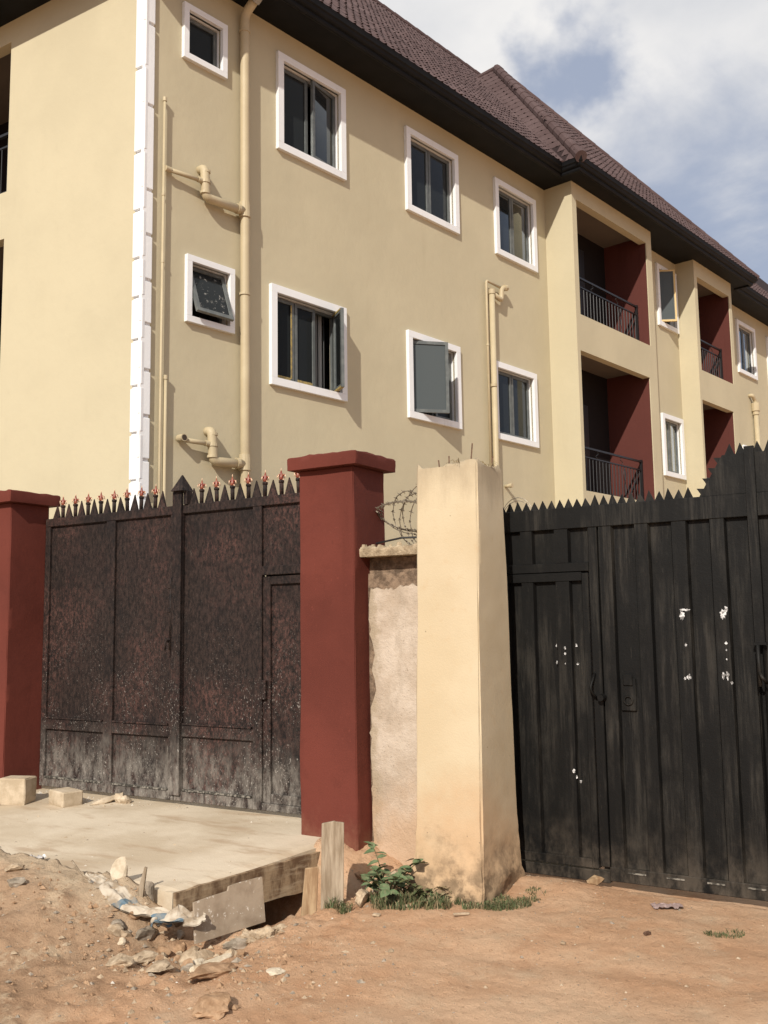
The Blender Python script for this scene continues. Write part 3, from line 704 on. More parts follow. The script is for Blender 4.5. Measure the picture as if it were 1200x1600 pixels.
def window(fr, w):
    A0, A1, Z0, Z1, lights, style = w; TW = tw(w)
    mb = MB(); o0, o1, p0, p1 = A0, A1, Z0, Z1
    # white plaster surround, standing proud, bevelled outer lip
    def trimbox(a0, a1, z0, z1): mb.box(a0, a1, -.03, .055, z0, z1, 0, fr.T())
    trimbox(o0, o1, p1 - TW, p1); trimbox(o0, o1, p0, p0 + TW); trimbox(o0, o0 + TW, p0 + TW + .0005, p1 - TW - .0005); trimbox(o1 - TW, o1, p0 + TW + .0005, p1 - TW - .0005)
    # lining inside the reveal
    a0, a1, z0, z1 = A0 + TW, A1 - TW, Z0 + TW, Z1 - TW
    for q in ((a0, a0 + .004, z0, z1), (a1 - .004, a1, z0, z1)): mb.box(q[0], q[1], -.15, -.031, q[2], q[3], 0, fr.T())
    for q in ((a0 + .005, a1 - .005, z0, z0 + .004), (a0 + .005, a1 - .005, z1 - .004, z1)): mb.box(q[0], q[1], -.15, -.031, q[2], q[3], 0, fr.T())
    win = mb.build('window', M['trim'], house)
    bv = win.modifiers.new('edge', 'BEVEL'); bv.width = .007; bv.segments = 2; bv.limit_method = 'ANGLE'
    mb = MB(); a0 += .006; a1 -= .006; z0 += .006; z1 -= .006
    ring(mb, fr, a0, a1, z0, z1, .04, -.15, -.108)
    n = lights; step = (a1 - a0) / n; cuts = [a0 + step * k for k in range(n + 1)]
    if style == 'leftopen': cuts[1] = a0 + (a1 - a0) * .60
    for k in range(1, n): mb.box(cuts[k] - .025, cuts[k] + .025, -.148, -.11, z0 + .041, z1 - .041, 0, fr.T())
    mb.build('frame', M['alu'], win)
    bars = False
    for k in range(n):
        b0, b1 = cuts[k] + .008, cuts[k + 1] - .008; c0, c1 = z0 + .012, z1 - .012
        if style == 'plain': sash(fr, win, b0, b1, c0, c1)
        elif style == 'ajar': sash(fr, win, b0, b1, c0, c1, swing(fr, b1, -.08, R_(-9)) if k == 1 else None)
        elif style == 'tophung': sash(fr, win, b0, b1, c0, c1, tilt(fr, c1, -.08, R_(19)), 'glass_dirty'); bars = True
        elif style == 'rightopen':
            if k < 2: sash(fr, win, b0, b1, c0, c1, None, 'glass', 'rb' if k == 0 else 'b')
            else: sash(fr, win, b0, b1, c0, c1, swing(fr, b1, -.06, R_(-62)), 'glass', 'e'); bars = True
        elif style == 'leftopen':
            if k == 1: sash(fr, win, b0, b1, c0, c1)
            else: sash(fr, win, b0, b1, c0, c1, swing(fr, b0, -.06, R_(36)), 'glass_sky'); bars = True
        elif style == 'filmopen':
            if k == 0: sash(fr, win, b0, b1 + .06, c0, c1, swing(fr, b0, -.06, R_(52)), 'glass_sky', 'o'); bars = True
    if bars:
        nb = max(3, int((a1 - a0) / .12)); base = None
        for k in range(1, nb):
            a = a0 + (a1 - a0) * k / nb
            if base is None:
                mb = MB(); mb.tube([(0, 0, 0), (0, 0, z1 - z0 - .02)], .008, 6); base = mb.mesh('security_bar', M['rail'])
            link('security_bar', base, win, fr.P(a, -.19, z0 + .01))
    if style == 'rightopen':
        mb = MB(); pts = []
        for k in range(13): pts.append((a1 - .22 + .12 * k / 12, -.26 + .02 * math.sin(k * 1.6)))
        for p, q in zip(pts, pts[1:]): mb.quad(fr.P(p[0], p[1], z0), fr.P(q[0], q[1], z0), fr.P(q[0], q[1], z1), fr.P(p[0], p[1], z1))
        mb.build('curtain', M['curtain'], win, True)
for w in WIN_MAIN: window(F0, w)
for w in WIN_MID: window(F15, w)
for w in WIN_FAR: window(F0, w)

# white quoin blocks at the corner: staggered, with open joints
def quoins(fr, w, joints, sgn):
    z = joints
    for k in range(len(z) - 1):
        mb = MB()
        ww = w
        mb.box(-0.045 if sgn else -0.0435, ww, -.01, .042, z[k] + .019, z[k + 1] - .019, 0, fr.T())
        o = mb.build('quoin', M['trim'], house)
        bv = o.modifiers.new('edge', 'BEVEL'); bv.width = .009; bv.segments = 2; bv.limit_method = 'ANGLE'
    mb = MB(); mb.box(-0.015, w * .97, -.01, .012, joints[0] - .1, joints[-1] + .05, 0, fr.T()); mb.build('quoin_backing', M['trim'], house)
jr = [-.1, 1.2, 1.9, 2.5, 3.1, 3.55, 3.72 + .35, 4.62, 5.18, 5.72, 6.28, 6.84, 7.92, 8.98, 9.96]
jl = [-.1, .9, 1.6, 2.2, 2.8, 3.3, 3.86, 4.42, 4.98, 5.5, 5.98, 6.58, 7.32, 8.40, 9.4, 9.96]
quoins(Frame((-.07, 0), (1, 0), (0, 1)), .105, jr, True)
quoins(FL, .135, jl, False)

# eaves: swept dark moulding and soffit
E0, E1 = 0.68, 1.08
def isect_left_eave(n):
    # point on the line parallel to the street facade at offset E0 having that n
    ox, oy = CL[0] + NL[0] * E0, CL[1] + NL[1] * E0
    t = (n - oy) / DL[1]; return (ox + DL[0] * t, n)
c0 = isect_left_eave(E0)
far = (CL[0] + NL[0] * E0 + DL[0] * 11.5, CL[1] + NL[1] * E0 + DL[1] * 11.5)
SB0, SB1 = 8.62, 17.35
path = [far, c0, (SB0, E0), (SB0, E1), (SB1, E1), (SB1, E0), (30.5, E0)]
prof = [(-1.25, ZS), (-.16, ZS), (-.158, ZS - .028), (-.135, ZS - .036), (-.11, ZS - .03), (-.095, ZS - .005), (-.092, ZS + .03), (-.06, ZS + .036), (-.045, ZS + .05), (-.03, ZS + .085), (-.008, ZS + .10), (0.0, ZS + .13), (.012, ZS + .165), (-.02, ZS + .175)]
mb = MB(); rings = []
for k, p in enumerate(path):
    def nrm(a, b):
        d = Vector((b[0] - a[0], b[1] - a[1])).normalized(); return Vector((-d.y, d.x))   # left of travel = outward
    ns = []
    if k > 0: ns.append(nrm(path[k - 1], p))
    if k < len(path) - 1: ns.append(nrm(p, path[k + 1]))
    if len(ns) == 2:
        b = (ns[0] + ns[1]); mit = b / b.length_squared * 2
    else: mit = ns[0]
    rings.append([LV(p[0] + mit.x * d, p[1] + mit.y * d, z) for d, z in prof])
for a, b in zip(rings, rings[1:]):
    for q in range(len(prof) - 1): mb.quad(a[q], a[q + 1], b[q + 1], b[q])
mb.build('eaves', M['soffit'], house)

# roof planes with real shingles
ZE = ZS + .175; TN = 1.145
RN = -5.05
ZR = ZE + (E0 - RN) * TN
APX = (12.32, -3.2, 15.30)
valley_top_n = E0 - (APX[2] - ZE) / TN
tl = (APX[2] - ZE) / (APX[0] - SB0); tr = (APX[2] - ZE) / (SB1 - APX[0])
# hip over the street facade
def left_dist(s, n): return -((s - (CL[0] + NL[0] * E0)) * NL[0] + (n - (CL[1] + NL[1] * E0)) * NL[1])
lo_, hi_ = -5, 15
for _ in range(60):
    md = (lo_ + hi_) / 2
    if left_dist(md, RN) < (ZR - ZE) / TN: lo_ = md
    else: hi_ = md
RS = lo_
e_l, e_r = LV(c0[0], c0[1], ZE), LV(30.5, E0, ZE)
hipL = LV(RS, RN, ZR); rdgR = LV(30.5, RN, ZR)
farL = LV(far[0], far[1], ZE); farB = LV(far[0] + 6, far[1], ZE)
apx = LV(*APX); vtop = LV(APX[0], valley_top_n, APX[2])
b0, b1 = LV(SB0, E1, ZE), LV(SB1, E1, ZE); v0, v1 = LV(SB0, E0, ZE), LV(SB1, E0, ZE)
mb = MB()
mb.poly([e_l, e_r, rdgR, hipL]); mb.poly([farL, e_l, hipL, LV(far[0] + 5.5, far[1], ZE)])
mb.poly([LV(30.5, RN * 2 - E0, ZE), LV(RS - 3, RN * 2 - E0, ZE), hipL, rdgR])
mb.poly([b0, b1, apx]); mb.poly([v0, b0, apx, vtop]); mb.poly([b1, v1, vtop, apx])
roof = mb.build('roof', M['under'], house)
def inside(p, poly):
    r = False
    for i in range(len(poly)):
        a, b = poly[i], poly[i - 1]
        if (a[1] > p[1]) != (b[1] > p[1]) and p[0] < (b[0] - a[0]) * (p[1] - a[1]) / (b[1] - a[1]) + a[0]: r = not r
    return r
def shingle_face(mb, poly3, e, W=.335, EX=.245, reject=None, alim=None):
    o = poly3[0]; e = e.normalized(); nn = None
    for q in range(2, len(poly3)):
        nn = (poly3[1] - o).cross(poly3[q] - o)
        if nn.length > 1e-4: break
    nn.normalize()
    if nn.z < 0: nn = -nn
    up = nn.cross(e); up = up if up.z > 0 else -up
    p2 = [((p - o).dot(e), (p - o).dot(up)) for p in poly3]
    amin, amax = min(p[0] for p in p2), max(p[0] for p in p2); bmax = max(p[1] for p in p2)
    if alim: amin, amax = max(amin, alim[0]), min(amax, alim[1])
    row = 0; b = 0.0
    while b < bmax:
        a = amin + (row % 2) * W * .5 - W
        while a < amax:
            ca, cb = a + W / 2, b + EX / 2
            if inside((ca, cb), p2) and not (reject and reject(o + e * ca + up * cb)):
                l1, l2 = random.uniform(.016, .034), random.uniform(.016, .034); j = random.uniform(-.010, .010)
                def Q(x, y, h): return o + e * (a + x) + up * (b + y) + nn * h
                xs_ = (.0, .05, .085, .12, .165, .215, .25, .285, W)
                fh = (.006, .007, l1, .007, .006, .007, l2, .007, .006)
                fy = (0, j, j - .018, j, 0, j, j - .018, j, 0)
                base = len(mb.v); K_ = len(xs_)
                for k in range(K_): mb.v.append(tuple(Q(xs_[k], fy[k], fh[k])))
                for k in range(K_): mb.v.append(tuple(Q(xs_[k], EX + .012, .003)))
                for k in range(K_): mb.v.append(tuple(Q(xs_[k], fy[k] + .012, .001)))
                for k in range(K_ - 1):
                    mb.f.append((base + k, base + k + 1, base + K_ + k + 1, base + K_ + k)); mb.mi.append(0)
                    mb.f.append((base + 2 * K_ + k, base + 2 * K_ + k + 1, base + k + 1, base + k)); mb.mi.append(1)  # riser coloured dark as the shade in the gap under the tile
            a += W
        b += EX; row += 1
def under_bay(p):
    s, n, z = p.x, -p.y, p.z
    return SB0 < s < SB1 and z < ZE + min((s - SB0) * tl, (SB1 - s) * tr) - .02 and n < E1
mb = MB()
shingle_face(mb, [e_l, e_r, rdgR, hipL], Vector((1, 0, 0)), reject=under_bay, alim=(0, 23))
shingle_face(mb, [b0, b1, apx], Vector((1, 0, 0)))
shingle_face(mb, [v0, b0, apx, vtop], Vector((0, 1, 0)))
shingle_face(mb, [farL, e_l, hipL], (e_l - farL))
o = mb.build('roof_shingles', [M['tile'], M['under']], house); tag(o, kind='stuff')
def cap(a, b, r=.075, name='ridge_cap'):
    mb = MB(); n = max(1, int((b - a).length / .42)); d = (b - a) / n
    for k in range(n):
        p = a + d * k; q = a + d * (k + 1.04)
        mb.tube([p - Vector((0, 0, r * .35)), q - Vector((0, 0, r * .35))], [r * 1.04, r * .93], 10)
    return mb.build(name, M['tile'], house)
cap(b0 + Vector((0, 0, .02)), apx + Vector((0, 0, .03)), .11)
cap(b1 + Vector((0, 0, .02)), apx + Vector((0, 0, .03)), .07)
cap(apx + Vector((0, 0, .03)), vtop, .07)
cap(hipL, rdgR, .10)
cap(e_l, hipL, .08)
cap(v0 + Vector((0, 0, .0)), vtop, .055, 'valley_strip')

# pipes on the long facade
def pipe_obj(name, polys, r, rings_=(), parent=house, seg=14, mat='pipe'):
    mb = MB()
    for p in polys: mb.tube(p, r, seg)
    o = mb.build(name, M[mat], parent, True)
    if rings_:
        for a, b, rr in rings_:
            mb2 = MB(); mb2.tube([a, b], rr, seg); mb2.build('pipe_collar', M['pipe'], o, False)
    return o
def ell(pts, rad=.09, n=6):
    """round the corners of a polyline"""
    out = [Vector(pts[0])]
    for k in range(1, len(pts) - 1):
        p, a, b = Vector(pts[k]), Vector(pts[k - 1]), Vector(pts[k + 1])
        da, db = (a - p).normalized(), (b - p).normalized()
        q0, q1 = p + da * min(rad, (a - p).length * .48), p + db * min(rad, (b - p).length * .48)
        for j in range(n + 1):
            t = j / n; out.append(q0 * (1 - t) ** 2 + p * 2 * t * (1 - t) + q1 * t * t)
    out.append(Vector(pts[-1])); return out
def col(s, n, z, h=.05, r=.075): return (LV(s, n, z - h / 2), LV(s, n, z + h / 2), r)
sp = 1.42
stack = pipe_obj('soil_stack', [ell([LV(sp + .03, .09, -.1), LV(sp + .02, .09, 5), LV(sp, .09, 9.80), LV(sp + .02, .26, 9.93)], .10)], .063,
    [col(sp + .005, .09, 7.12), col(sp + .005, .09, 7.02, .16, .079), col(sp + .01, .09, 5.9, .03, .073), col(sp + .015, .09, 3.76), col(sp + .015, .09, 3.66, .16, .079), col(sp, .09, 9.55, .03, .073)])
mb = MB(); mb.tube([LV(sp + .022, .265, 9.932), LV(sp + .03, .34, 9.975)], [.078, .07], 16); vc = mb.build('vent_cap', M['vent'], stack, False)
def branch(zb, sa):
    """trap assembly: spout from wall, down-turn, sloping run to the stack"""
    o = pipe_obj('waste_branch', [ell([LV(sa + .0, -.02, zb + .36), LV(sa + .0, .10, zb + .36), LV(sa + .02, .10, zb - .02), LV(sp, .10, zb - .0)], .075)], .058,
        [(LV(sa + .01, .10, zb + .16), LV(sa + .01, .10, zb + .20), .068), (LV(sa + .01, .10, zb + .02), LV(sa + .01, .10, zb + .05), .066), (LV(sp - .14, .10, zb - .001), LV(sp - .10, .10, zb), .068), (LV(sa + .012, .10, zb + .30), LV(sa + .012, .10, zb + .33), .064)])
    return o
b_up = branch(7.02, .76); b_lo = branch(3.66, .90)
pipe_obj('waste_pipe', [[LV(.24, .06, 7.19), LV(.74, .10, 7.20)]], .028, [(LV(.19, .06, 7.19), LV(.27, .06, 7.19), .036), (LV(.66, .095, 7.20), LV(.72, .098, 7.20), .036)])
ow = pipe_obj('waste_pipe', [[LV(.46, -.02, 3.87), LV(.46, .12, 3.87)], [LV(.46, .08, 3.85), LV(.88, .10, 3.85)]], .030, [(LV(.46, .03, 3.87), LV(.46, .135, 3.87), .047), (LV(.80, .098, 3.85), LV(.86, .10, 3.85), .037)])
mb = MB(); mb.tube([LV(.46, .13, 3.87), LV(.46, .137, 3.87)], .036, 12); mb.build('pipe_mouth', M['mouth'], ow)
pipe_obj('water_pipe', [ell([LV(.17, .05, -.1), LV(.17, .05, 4), LV(.18, .05, 8.08)])], .017, [col(.18, .05, 8.08, .05, .026), col(.177, .05, 6.85, .03, .022), col(.177, .05, 6.0, .03, .022)])
pipe_obj('water_pipe', [[LV(.235, .05, -.1), LV(.24, .05, 4.58)]], .019, [col(.24, .05, 4.58, .05, .027)])
o3 = pipe_obj('soil_stack', [[LV(7.02, .09, -.1), LV(7.05, .09, 7.40)]], .050, [col(7.05, .09, 7.38, .08, .062), col(7.03, .09, 5.7, .05, .058)])
pipe_obj('waste_branch', [ell([LV(7.06, .09, 7.36), LV(7.34, .09, 7.30), LV(7.36, .09, 7.52), LV(7.46, .10, 7.56)], .06)], .045, [(LV(7.42, .10, 7.545), LV(7.50, .10, 7.565), .055)])
pipe_obj('waste_pipe', [ell([LV(6.90, .07, 4.2), LV(6.92, .07, 7.56), LV(7.38, .07, 7.54)], .05)], .022, [col(6.91, .07, 6.4, .03, .028)])
pipe_obj('overflow_spout', [[LV(7.42, -.02, 3.98), LV(7.42, .14, 3.98)]], .03, [(LV(7.42, .10, 3.98), LV(7.42, .15, 3.98), .04)])
o4 = pipe_obj('soil_stack', [[LV(19.5, .09, -.1), LV(19.4, .09, 7.25)]], .065, [col(19.4, .09, 7.32, .22, .11), col(19.4, .09, 7.16, .1, .085)])
pipe_obj('waste_branch', [ell([LV(19.2, -.02, 7.62), LV(19.2, .1, 7.62), LV(19.36, .1, 7.5), LV(19.38, .1, 7.36)], .05)], .05)

# ------------------------------------------------------------------ pillars and fence
def pillar(nm, x0, x1, y0, y1, z0, z1, label, capz, ov, seed):
    p = empty('gate_pillar', ((x0 + x1) / 2, (y0 + y1) / 2, z0)); tag(p, label, 'pillar')
    def shift(o):
        o.location = -p.location; return o
    shift(rough_box('shaft', x0, x1, y0, y1, z0, z1, .045, .010, M['red'], p, rad=.012, seed=seed))
    shift(rough_box('cap', x0 - ov, x1 + ov, y0 - ov, y1 + ov, z1, capz, .04, .006, M['red'], p, top_amp=.010, rad=.012, seed=seed + 3))
    return p
pillar('p', -4.16, -3.685, 5.535, 5.95, -0.05, 2.72, 'red-brown gate pillar between the rusty gate and the yellow pillar', 2.815, .065, 1.3)
pillar('p', -7.90, -7.40, 5.535, 5.96, 0.05, 2.755, 'red-brown gate pillar at the left edge beside the sandcrete blocks', 2.86, .07, 6.7)

yp = empty('gate_pillar', (-2.82, 5.46, 0)); tag(yp, 'weathered yellow pillar with broken top next to the black gate', 'pillar')
o = rough_box('shaft', -3.035, -2.605, 5.294, 5.66, -.15, 2.60, .035, .010, M['yellow'], yp, top_amp=.05, taper=(.02, .20), rad=.02, seed=9.1, fr=1.8)
for v in o.data.vertices:
    t = sstep(.45, .0, v.co.z)
    if t > 0:
        d = .030 * t * (noise.noise(v.co * 6) + .7 * noise.noise(v.co * 15)) + .018 * t
        v.co.x += d * (1 if v.co.x > -2.82 else -1); v.co.y -= d if v.co.y < 5.47 else 0
o.location = -yp.location
for (x, y, z, h, lean) in ((-2.70, 5.40, 2.56, .18, .01), (-2.86, 5.42, 2.56, .12, -.01), (-2.90, 5.37, 2.56, .09, -.02), (-2.63, 5.55, 2.54, .13, .01)):
    mb = MB(); mb.tube([(x, y, z), (x + lean * .5, y, z + h * .5), (x + lean, y + .01, z + h)], .005, 6)
    o = mb.build('rebar', M['rebar'], yp); o.location = -yp.location
for k, (x, y, r) in enumerate(((-2.74, 5.33, .035), (-2.66, 5.36, .03), (-2.80, 5.45, .04), (-2.62, 5.50, .03))):
    mb = MB()
    for q in range(9):
        a = random.uniform(0, 6.28); b = random.uniform(.03, .10)
        mb.tube([(x, y, 2.57), (x + math.cos(a) * b * .5, y + math.sin(a) * b * .5, 2.60 + b * .35), (x + math.cos(a) * b, y + math.sin(a) * b, 2.595 + b * .15)], [.003, .002, .001], 4)
    o = mb.build('dry_weed', M['dry'], yp); o.location = -yp.location

fw = empty('fence_wall', (-3.4, 5.85, 0)); tag(fw, 'patched plaster fence wall between the red and the yellow pillar', 'wall')
def fpart(name, *a, **k):
    o = rough_box(name, *a, parent=fw, **k); o.location = -fw.location; return o
fpart('wall_body', -3.70, -2.95, 5.72, 5.93, -.12, 1.965, .03, .006, M['mortar_dark'], seed=4.4, rad=.005)
fpart('mortar_band', -3.70, -2.95, 5.735, 5.92, 1.955, 2.075, .03, .012, M['mortar_dark'], seed=2.4, rad=.006)
fpart('coping', -3.83, -2.95, 5.60, 6.0, 2.075, 2.14, .022, .018, M['mortar'], seed=7.7, top_amp=.03, rad=.018)
# plaster coat with a ragged upper and left edge standing off the rough wall
rnd = random.Random(3); pts = []
z = -.10
while z < 1.80:
    pts.append((-3.668 + rnd.uniform(-.012, .012) + (.045 * sstep(.9, 1.1, z) * sstep(1.6, 1.3, z)) * (.6 + .4 * math.sin(z * 23)), z)); z += rnd.uniform(.03, .07)
x = -3.655
while x < -2.96:
    pts.append((x, 1.845 + .06 * (x + 3.66) + rnd.uniform(-.018, .018))); x += rnd.uniform(.014, .032)
pts += [(-2.95, -.10)]
pc = [(p[0], 5.694 + .004 * math.sin(p[1] * 5), p[1]) for p in pts]
mb = MB(); i = len(mb.v); n_ = len(pc)
mb.v += pc + [(p[0], 5.716, p[2]) for p in pc]
mb.f.append(tuple(range(n_))); mb.mi.append(0)
for k in range(n_): mb.f.append((k, (k + 1) % n_, n_ + (k + 1) % n_, n_ + k)); mb.mi.append(0)
o = mb.build('plaster_coat', M['fence'], fw); o.location = -fw.location
for k in range(16):
    x = -3.79 + .52 * rnd.random(); y = rnd.uniform(5.62, 5.85)
    r_ = rnd.uniform(.012, .032); mb = MB()
    q = [(x + math.cos(a) * r_ * rnd.uniform(.7, 1.2), y + math.sin(a) * r_ * rnd.uniform(.7, 1.2)) for a in (0, 1.1, 2.2, 3.2, 4.2, 5.3)]
    mb.prism([(a, b, 2.12) for a, b in q], [(x + (a - x) * .6, y + (b - y) * .6, 2.145 + r_ * .8) for a, b in q])
    o = mb.build('mortar_crumb', M['mortar'], fw); o.location = -fw.location

# barbed wire coil on the fence wall
def barbed(mb, pts, r=.0036, step=4):
    mb.tube(pts, r, 5)
    for k in range(2, len(pts) - 2, step):
        p = Vector(pts[k]); d = (Vector(pts[k + 1]) - p).normalized()
        n1 = d.cross(Vector((.3, .5, .8))).normalized(); n2 = d.cross(n1)
        for q in (n1, -n1): mb.tube([p, p + q * .020 + d * .005], [.004, .0015], 4)
        mb.tube([p - d * .009, p + d * .007], .0065, 5)
wc = empty('barbed_wire_coil', (-3.4, 5.86, 2.15)); tag(wc, 'loops of rusty barbed wire on the fence wall beside the yellow pillar', 'barbed wire')
def loop(cx, cy, cz, rx, rz, tiltx, tilty, a0, a1, n=90, wob=.006):
    pts = []
    Rm = Matrix.Rotation(tiltx, 3, 'X') @ Matrix.Rotation(tilty, 3, 'Y')
    for k in range(n + 1):
        a = a0 + (a1 - a0) * k / n
        v = Vector((rx * math.cos(a), 0.02 * math.sin(a * 2), rz * math.sin(a)))
        v = Rm @ v + Vector((cx, cy, cz)) + Vector((noise.noise((k * .2, cx, 1)), noise.noise((k * .2, cx, 5)), noise.noise((k * .2, cz, 9)))) * wob * 1.5
        pts.append(v)
    return pts
for (cx, cz, rx, rz, tx, ty) in ((-3.44, 2.375, .245, .115, .5, .12), (-3.43, 2.365, .25, .125, .62, .16), (-3.42, 2.355, .24, .12, .35, .20), (-3.28, 2.36, .26, .20, .25, -.95), (-3.20, 2.36, .26, .20, .2, -1.05), (-3.36, 2.33, .24, .17, .1, .85), (-3.30, 2.31, .23, .16, .1, 1.0)):
    mb = MB(); barbed(mb, [p - wc.location for p in loop(cx, 5.86, cz, rx, rz, tx, ty, 0, 6.283)]); mb.build('wire_loop', M['wire'], wc)
mb = MB(); mb.tube([Vector((-3.62, 5.72, 2.175)) - wc.location, Vector((-3.40, 5.70, 2.20)) - wc.location, Vector((-3.25, 5.74, 2.2)) - wc.location], .007, 6); mb.build('wire_strand', M['rail'], wc)
wl = empty('loose_wire', (-2.68, 6.1, 2.3)); tag(wl, 'thin loop of bare wire sticking up behind the black gate', 'wire')
for dz in (0, .022):
    pts = [(-.16, 0, -.2), (-.13, 0, .08 + dz), (-.05, 0, .145 + dz), (.03, 0, .14 + dz), (.10, 0, .06 + dz), (.14, 0, -.2)]
    mb = MB(); mb.tube(ell(pts, .08, 8), .0028, 5); mb.build('wire_strand', M['wire'], wl)

# ------------------------------------------------------------------ brown gate
GY = 5.94
gb = empty('metal_gate', (-5.75, GY, 0.17)); tag(gb, 'rusty brown double gate with red flame finials between red pillars', 'gate')
def gpart(mb, name, mats, parent, root):
    o = mb.build(name, mats, parent)
    if parent == root: o.location = -root.location
    return o
def fix(o, root): o.location = -root.location; return o
def bx(name, x0, x1, y0, y1, z0, z1, mat, parent, bev=.004):
    mb = MB(); mb.box(x0, x1, y0, y1, z0, z1); o = mb.build(name, mat, parent)
    if bev: bv = o.modifiers.new('edge', 'BEVEL'); bv.width = bev; bv.segments = 1
    return o
MG = M['gate_brown']
def buckled(name, x0, x1, y, z0, z1, mat, parent, amp=.006, seed=0):
    mb = MB(); grid_face(mb, lambda u, v: (u, y + amp * (fbm(u * 2.2 + seed, v * 1.6, 3, 3)), v), rng(x0, x1, .06), rng(z0, z1, .06))
    return mb.build(name, mat, parent, True)
def leaf(name, label=None):
    mb = MB(); return mb
ZB, ZT = 0.205, 2.63
# leaf frames carry everything else of the leaf as sub-parts
def gate_leaf(x0, x1, stiles, rails, panels):
    mb = MB(); mb.box(x0, x1, GY - .028, GY + .022, ZT - .075, ZT)
    lf = mb.build('gate_leaf', MG, gb); lf.location = -gb.location
    bv = lf.modifiers.new('edge', 'BEVEL'); bv.width = .004
    for (a, b, z0, z1) in stiles: bx('stile', a, b, GY - .027, GY + .021, z0, z1, MG, lf)
    for (a, b, z0, z1) in rails: bx('rail', a, b, GY - .026, GY + .020, z0, z1, MG, lf)
    for k, (a, b, z0, z1) in enumerate(panels): buckled('panel', a, b, GY, z0, z1, MG, lf, seed=a * 3 + z0)
    return lf
zt = ZT - .0755
LL = gate_leaf(-7.395, -5.745,
    [(-7.395, -7.33, ZB, zt), (-6.58, -6.47, ZB, zt), (-5.80, -5.745, ZB, zt)],
    [(-7.329, -6.581, .71, .80), (-6.469, -5.801, .71, .80), (-7.329, -6.581, ZB, ZB + .075), (-6.469, -5.801, ZB, ZB + .075)],
    [(-7.33, -6.58, .79, zt), (-6.47, -5.80, .79, zt), (-7.33, -6.58, ZB + .07, .72), (-6.47, -5.80, ZB + .07, .72)])
LR = gate_leaf(-5.735, -4.05,
    [(-5.735, -5.655, ZB, zt), (-4.905, -4.815, ZB, zt), (-4.11, -4.05, ZB, zt)],
    [(-5.654, -4.906, .72, .81), (-5.654, -4.906, ZB, ZB + .08), (-4.814, -4.111, 2.005, 2.075), (-4.814, -4.111, ZB, ZB + .055)],
    [(-5.655, -4.905, .80, zt), (-5.655, -4.905, ZB + .07, .73), (-4.815, -4.11, 2.07, zt)])
# wicket door in the right leaf, hinged on its right side and standing slightly ajar
wd = empty('wicket_door', (1.64, .0, .09)); wd.parent = gb; wd.rotation_euler = (0, 0, R_(-1.2))
DX = -5.75 + 1.64; DZ = .17 + .09
bx('door_frame', -.715, -.635, -.02, .025, 0, 1.735, MG, wd); bx('door_frame', -.06, -.003, -.02, .025, 0, 1.735, MG, wd)
bx('door_frame', -.634, -.061, -.019, .024, 1.67, 1.735, MG, wd); bx('door_frame', -.634, -.061, -.019, .024, 0, .07, MG, wd)
mb = MB(); grid_face(mb, lambda u, v: (u, .005 + .005 * fbm(u * 3, v * 2, 1, 3), v), rng(-.64, -.055, .06), rng(.06, 1.68, .06)); mb.build('door_panel', MG, wd, True)
bx('door_stop', -.72, 0, .03, .045, 1.70, 1.80, MG, wd); bx('lock_plate', -.72, -.66, -.05, -.018, .78, .93, MG, wd)
# raised weld beads (thin light lines above the rails)
for (a, b, z) in ((-7.32, -6.59, .812), (-6.46, -5.81, .812), (-5.64, -4.92, .822), (-7.32, -6.59, .288), (-6.46, -5.81, .288), (-5.64, -4.92, .296)):
    bx('rail_lip', a, b, GY - .034, GY - .0, z - .007, z + .007, M['flake'] if z < .3 else MG, LL if a < -5.8 else LR, 0)
# meeting post with pyramid head
mb = MB(); mb.box(-5.755, -5.655, GY - .052, GY - .0285, ZB + .05, 2.745)
post = mb.build('meeting_post', MG, gb); post.location = -gb.location
mb = MB(); w = .068; cxp = -5.675
mb.prism([(cxp - w, GY - .02 - w, 2.745), (cxp + w, GY - .02 - w, 2.745), (cxp + w, GY - .02 + w, 2.745), (cxp - w, GY - .02 + w, 2.745)], [(cxp - .004, GY - .024, 2.885), (cxp + .004, GY - .024, 2.885), (cxp + .004, GY - .016, 2.885), (cxp - .004, GY - .016, 2.885)])
mb.build('pyramid_head', MG, post)
mb = MB(); mb.box(-5.642, -5.60, GY - .04, GY + .02, 2.631, 2.74); mb.build('head_lug', MG, post)
bolt = MB(); bolt.tube([(-5.765, GY - .05, 1.42), (-5.765, GY - .05, 2.02)], .013, 8); bolt.tube(ell([(-5.765, GY - .05, 1.50), (-5.765, GY - .11, 1.50), (-5.765, GY - .11, 1.42)], .03, 4), .009, 6)
o = bolt.build('drop_bolt', MG, gb, True); o.location = -gb.location
for z in (1.5, 1.75, 1.95): bx('bolt_bracket', -5.79, -5.757, GY - .068, GY - .028, z - .02, z + .02, MG, o)
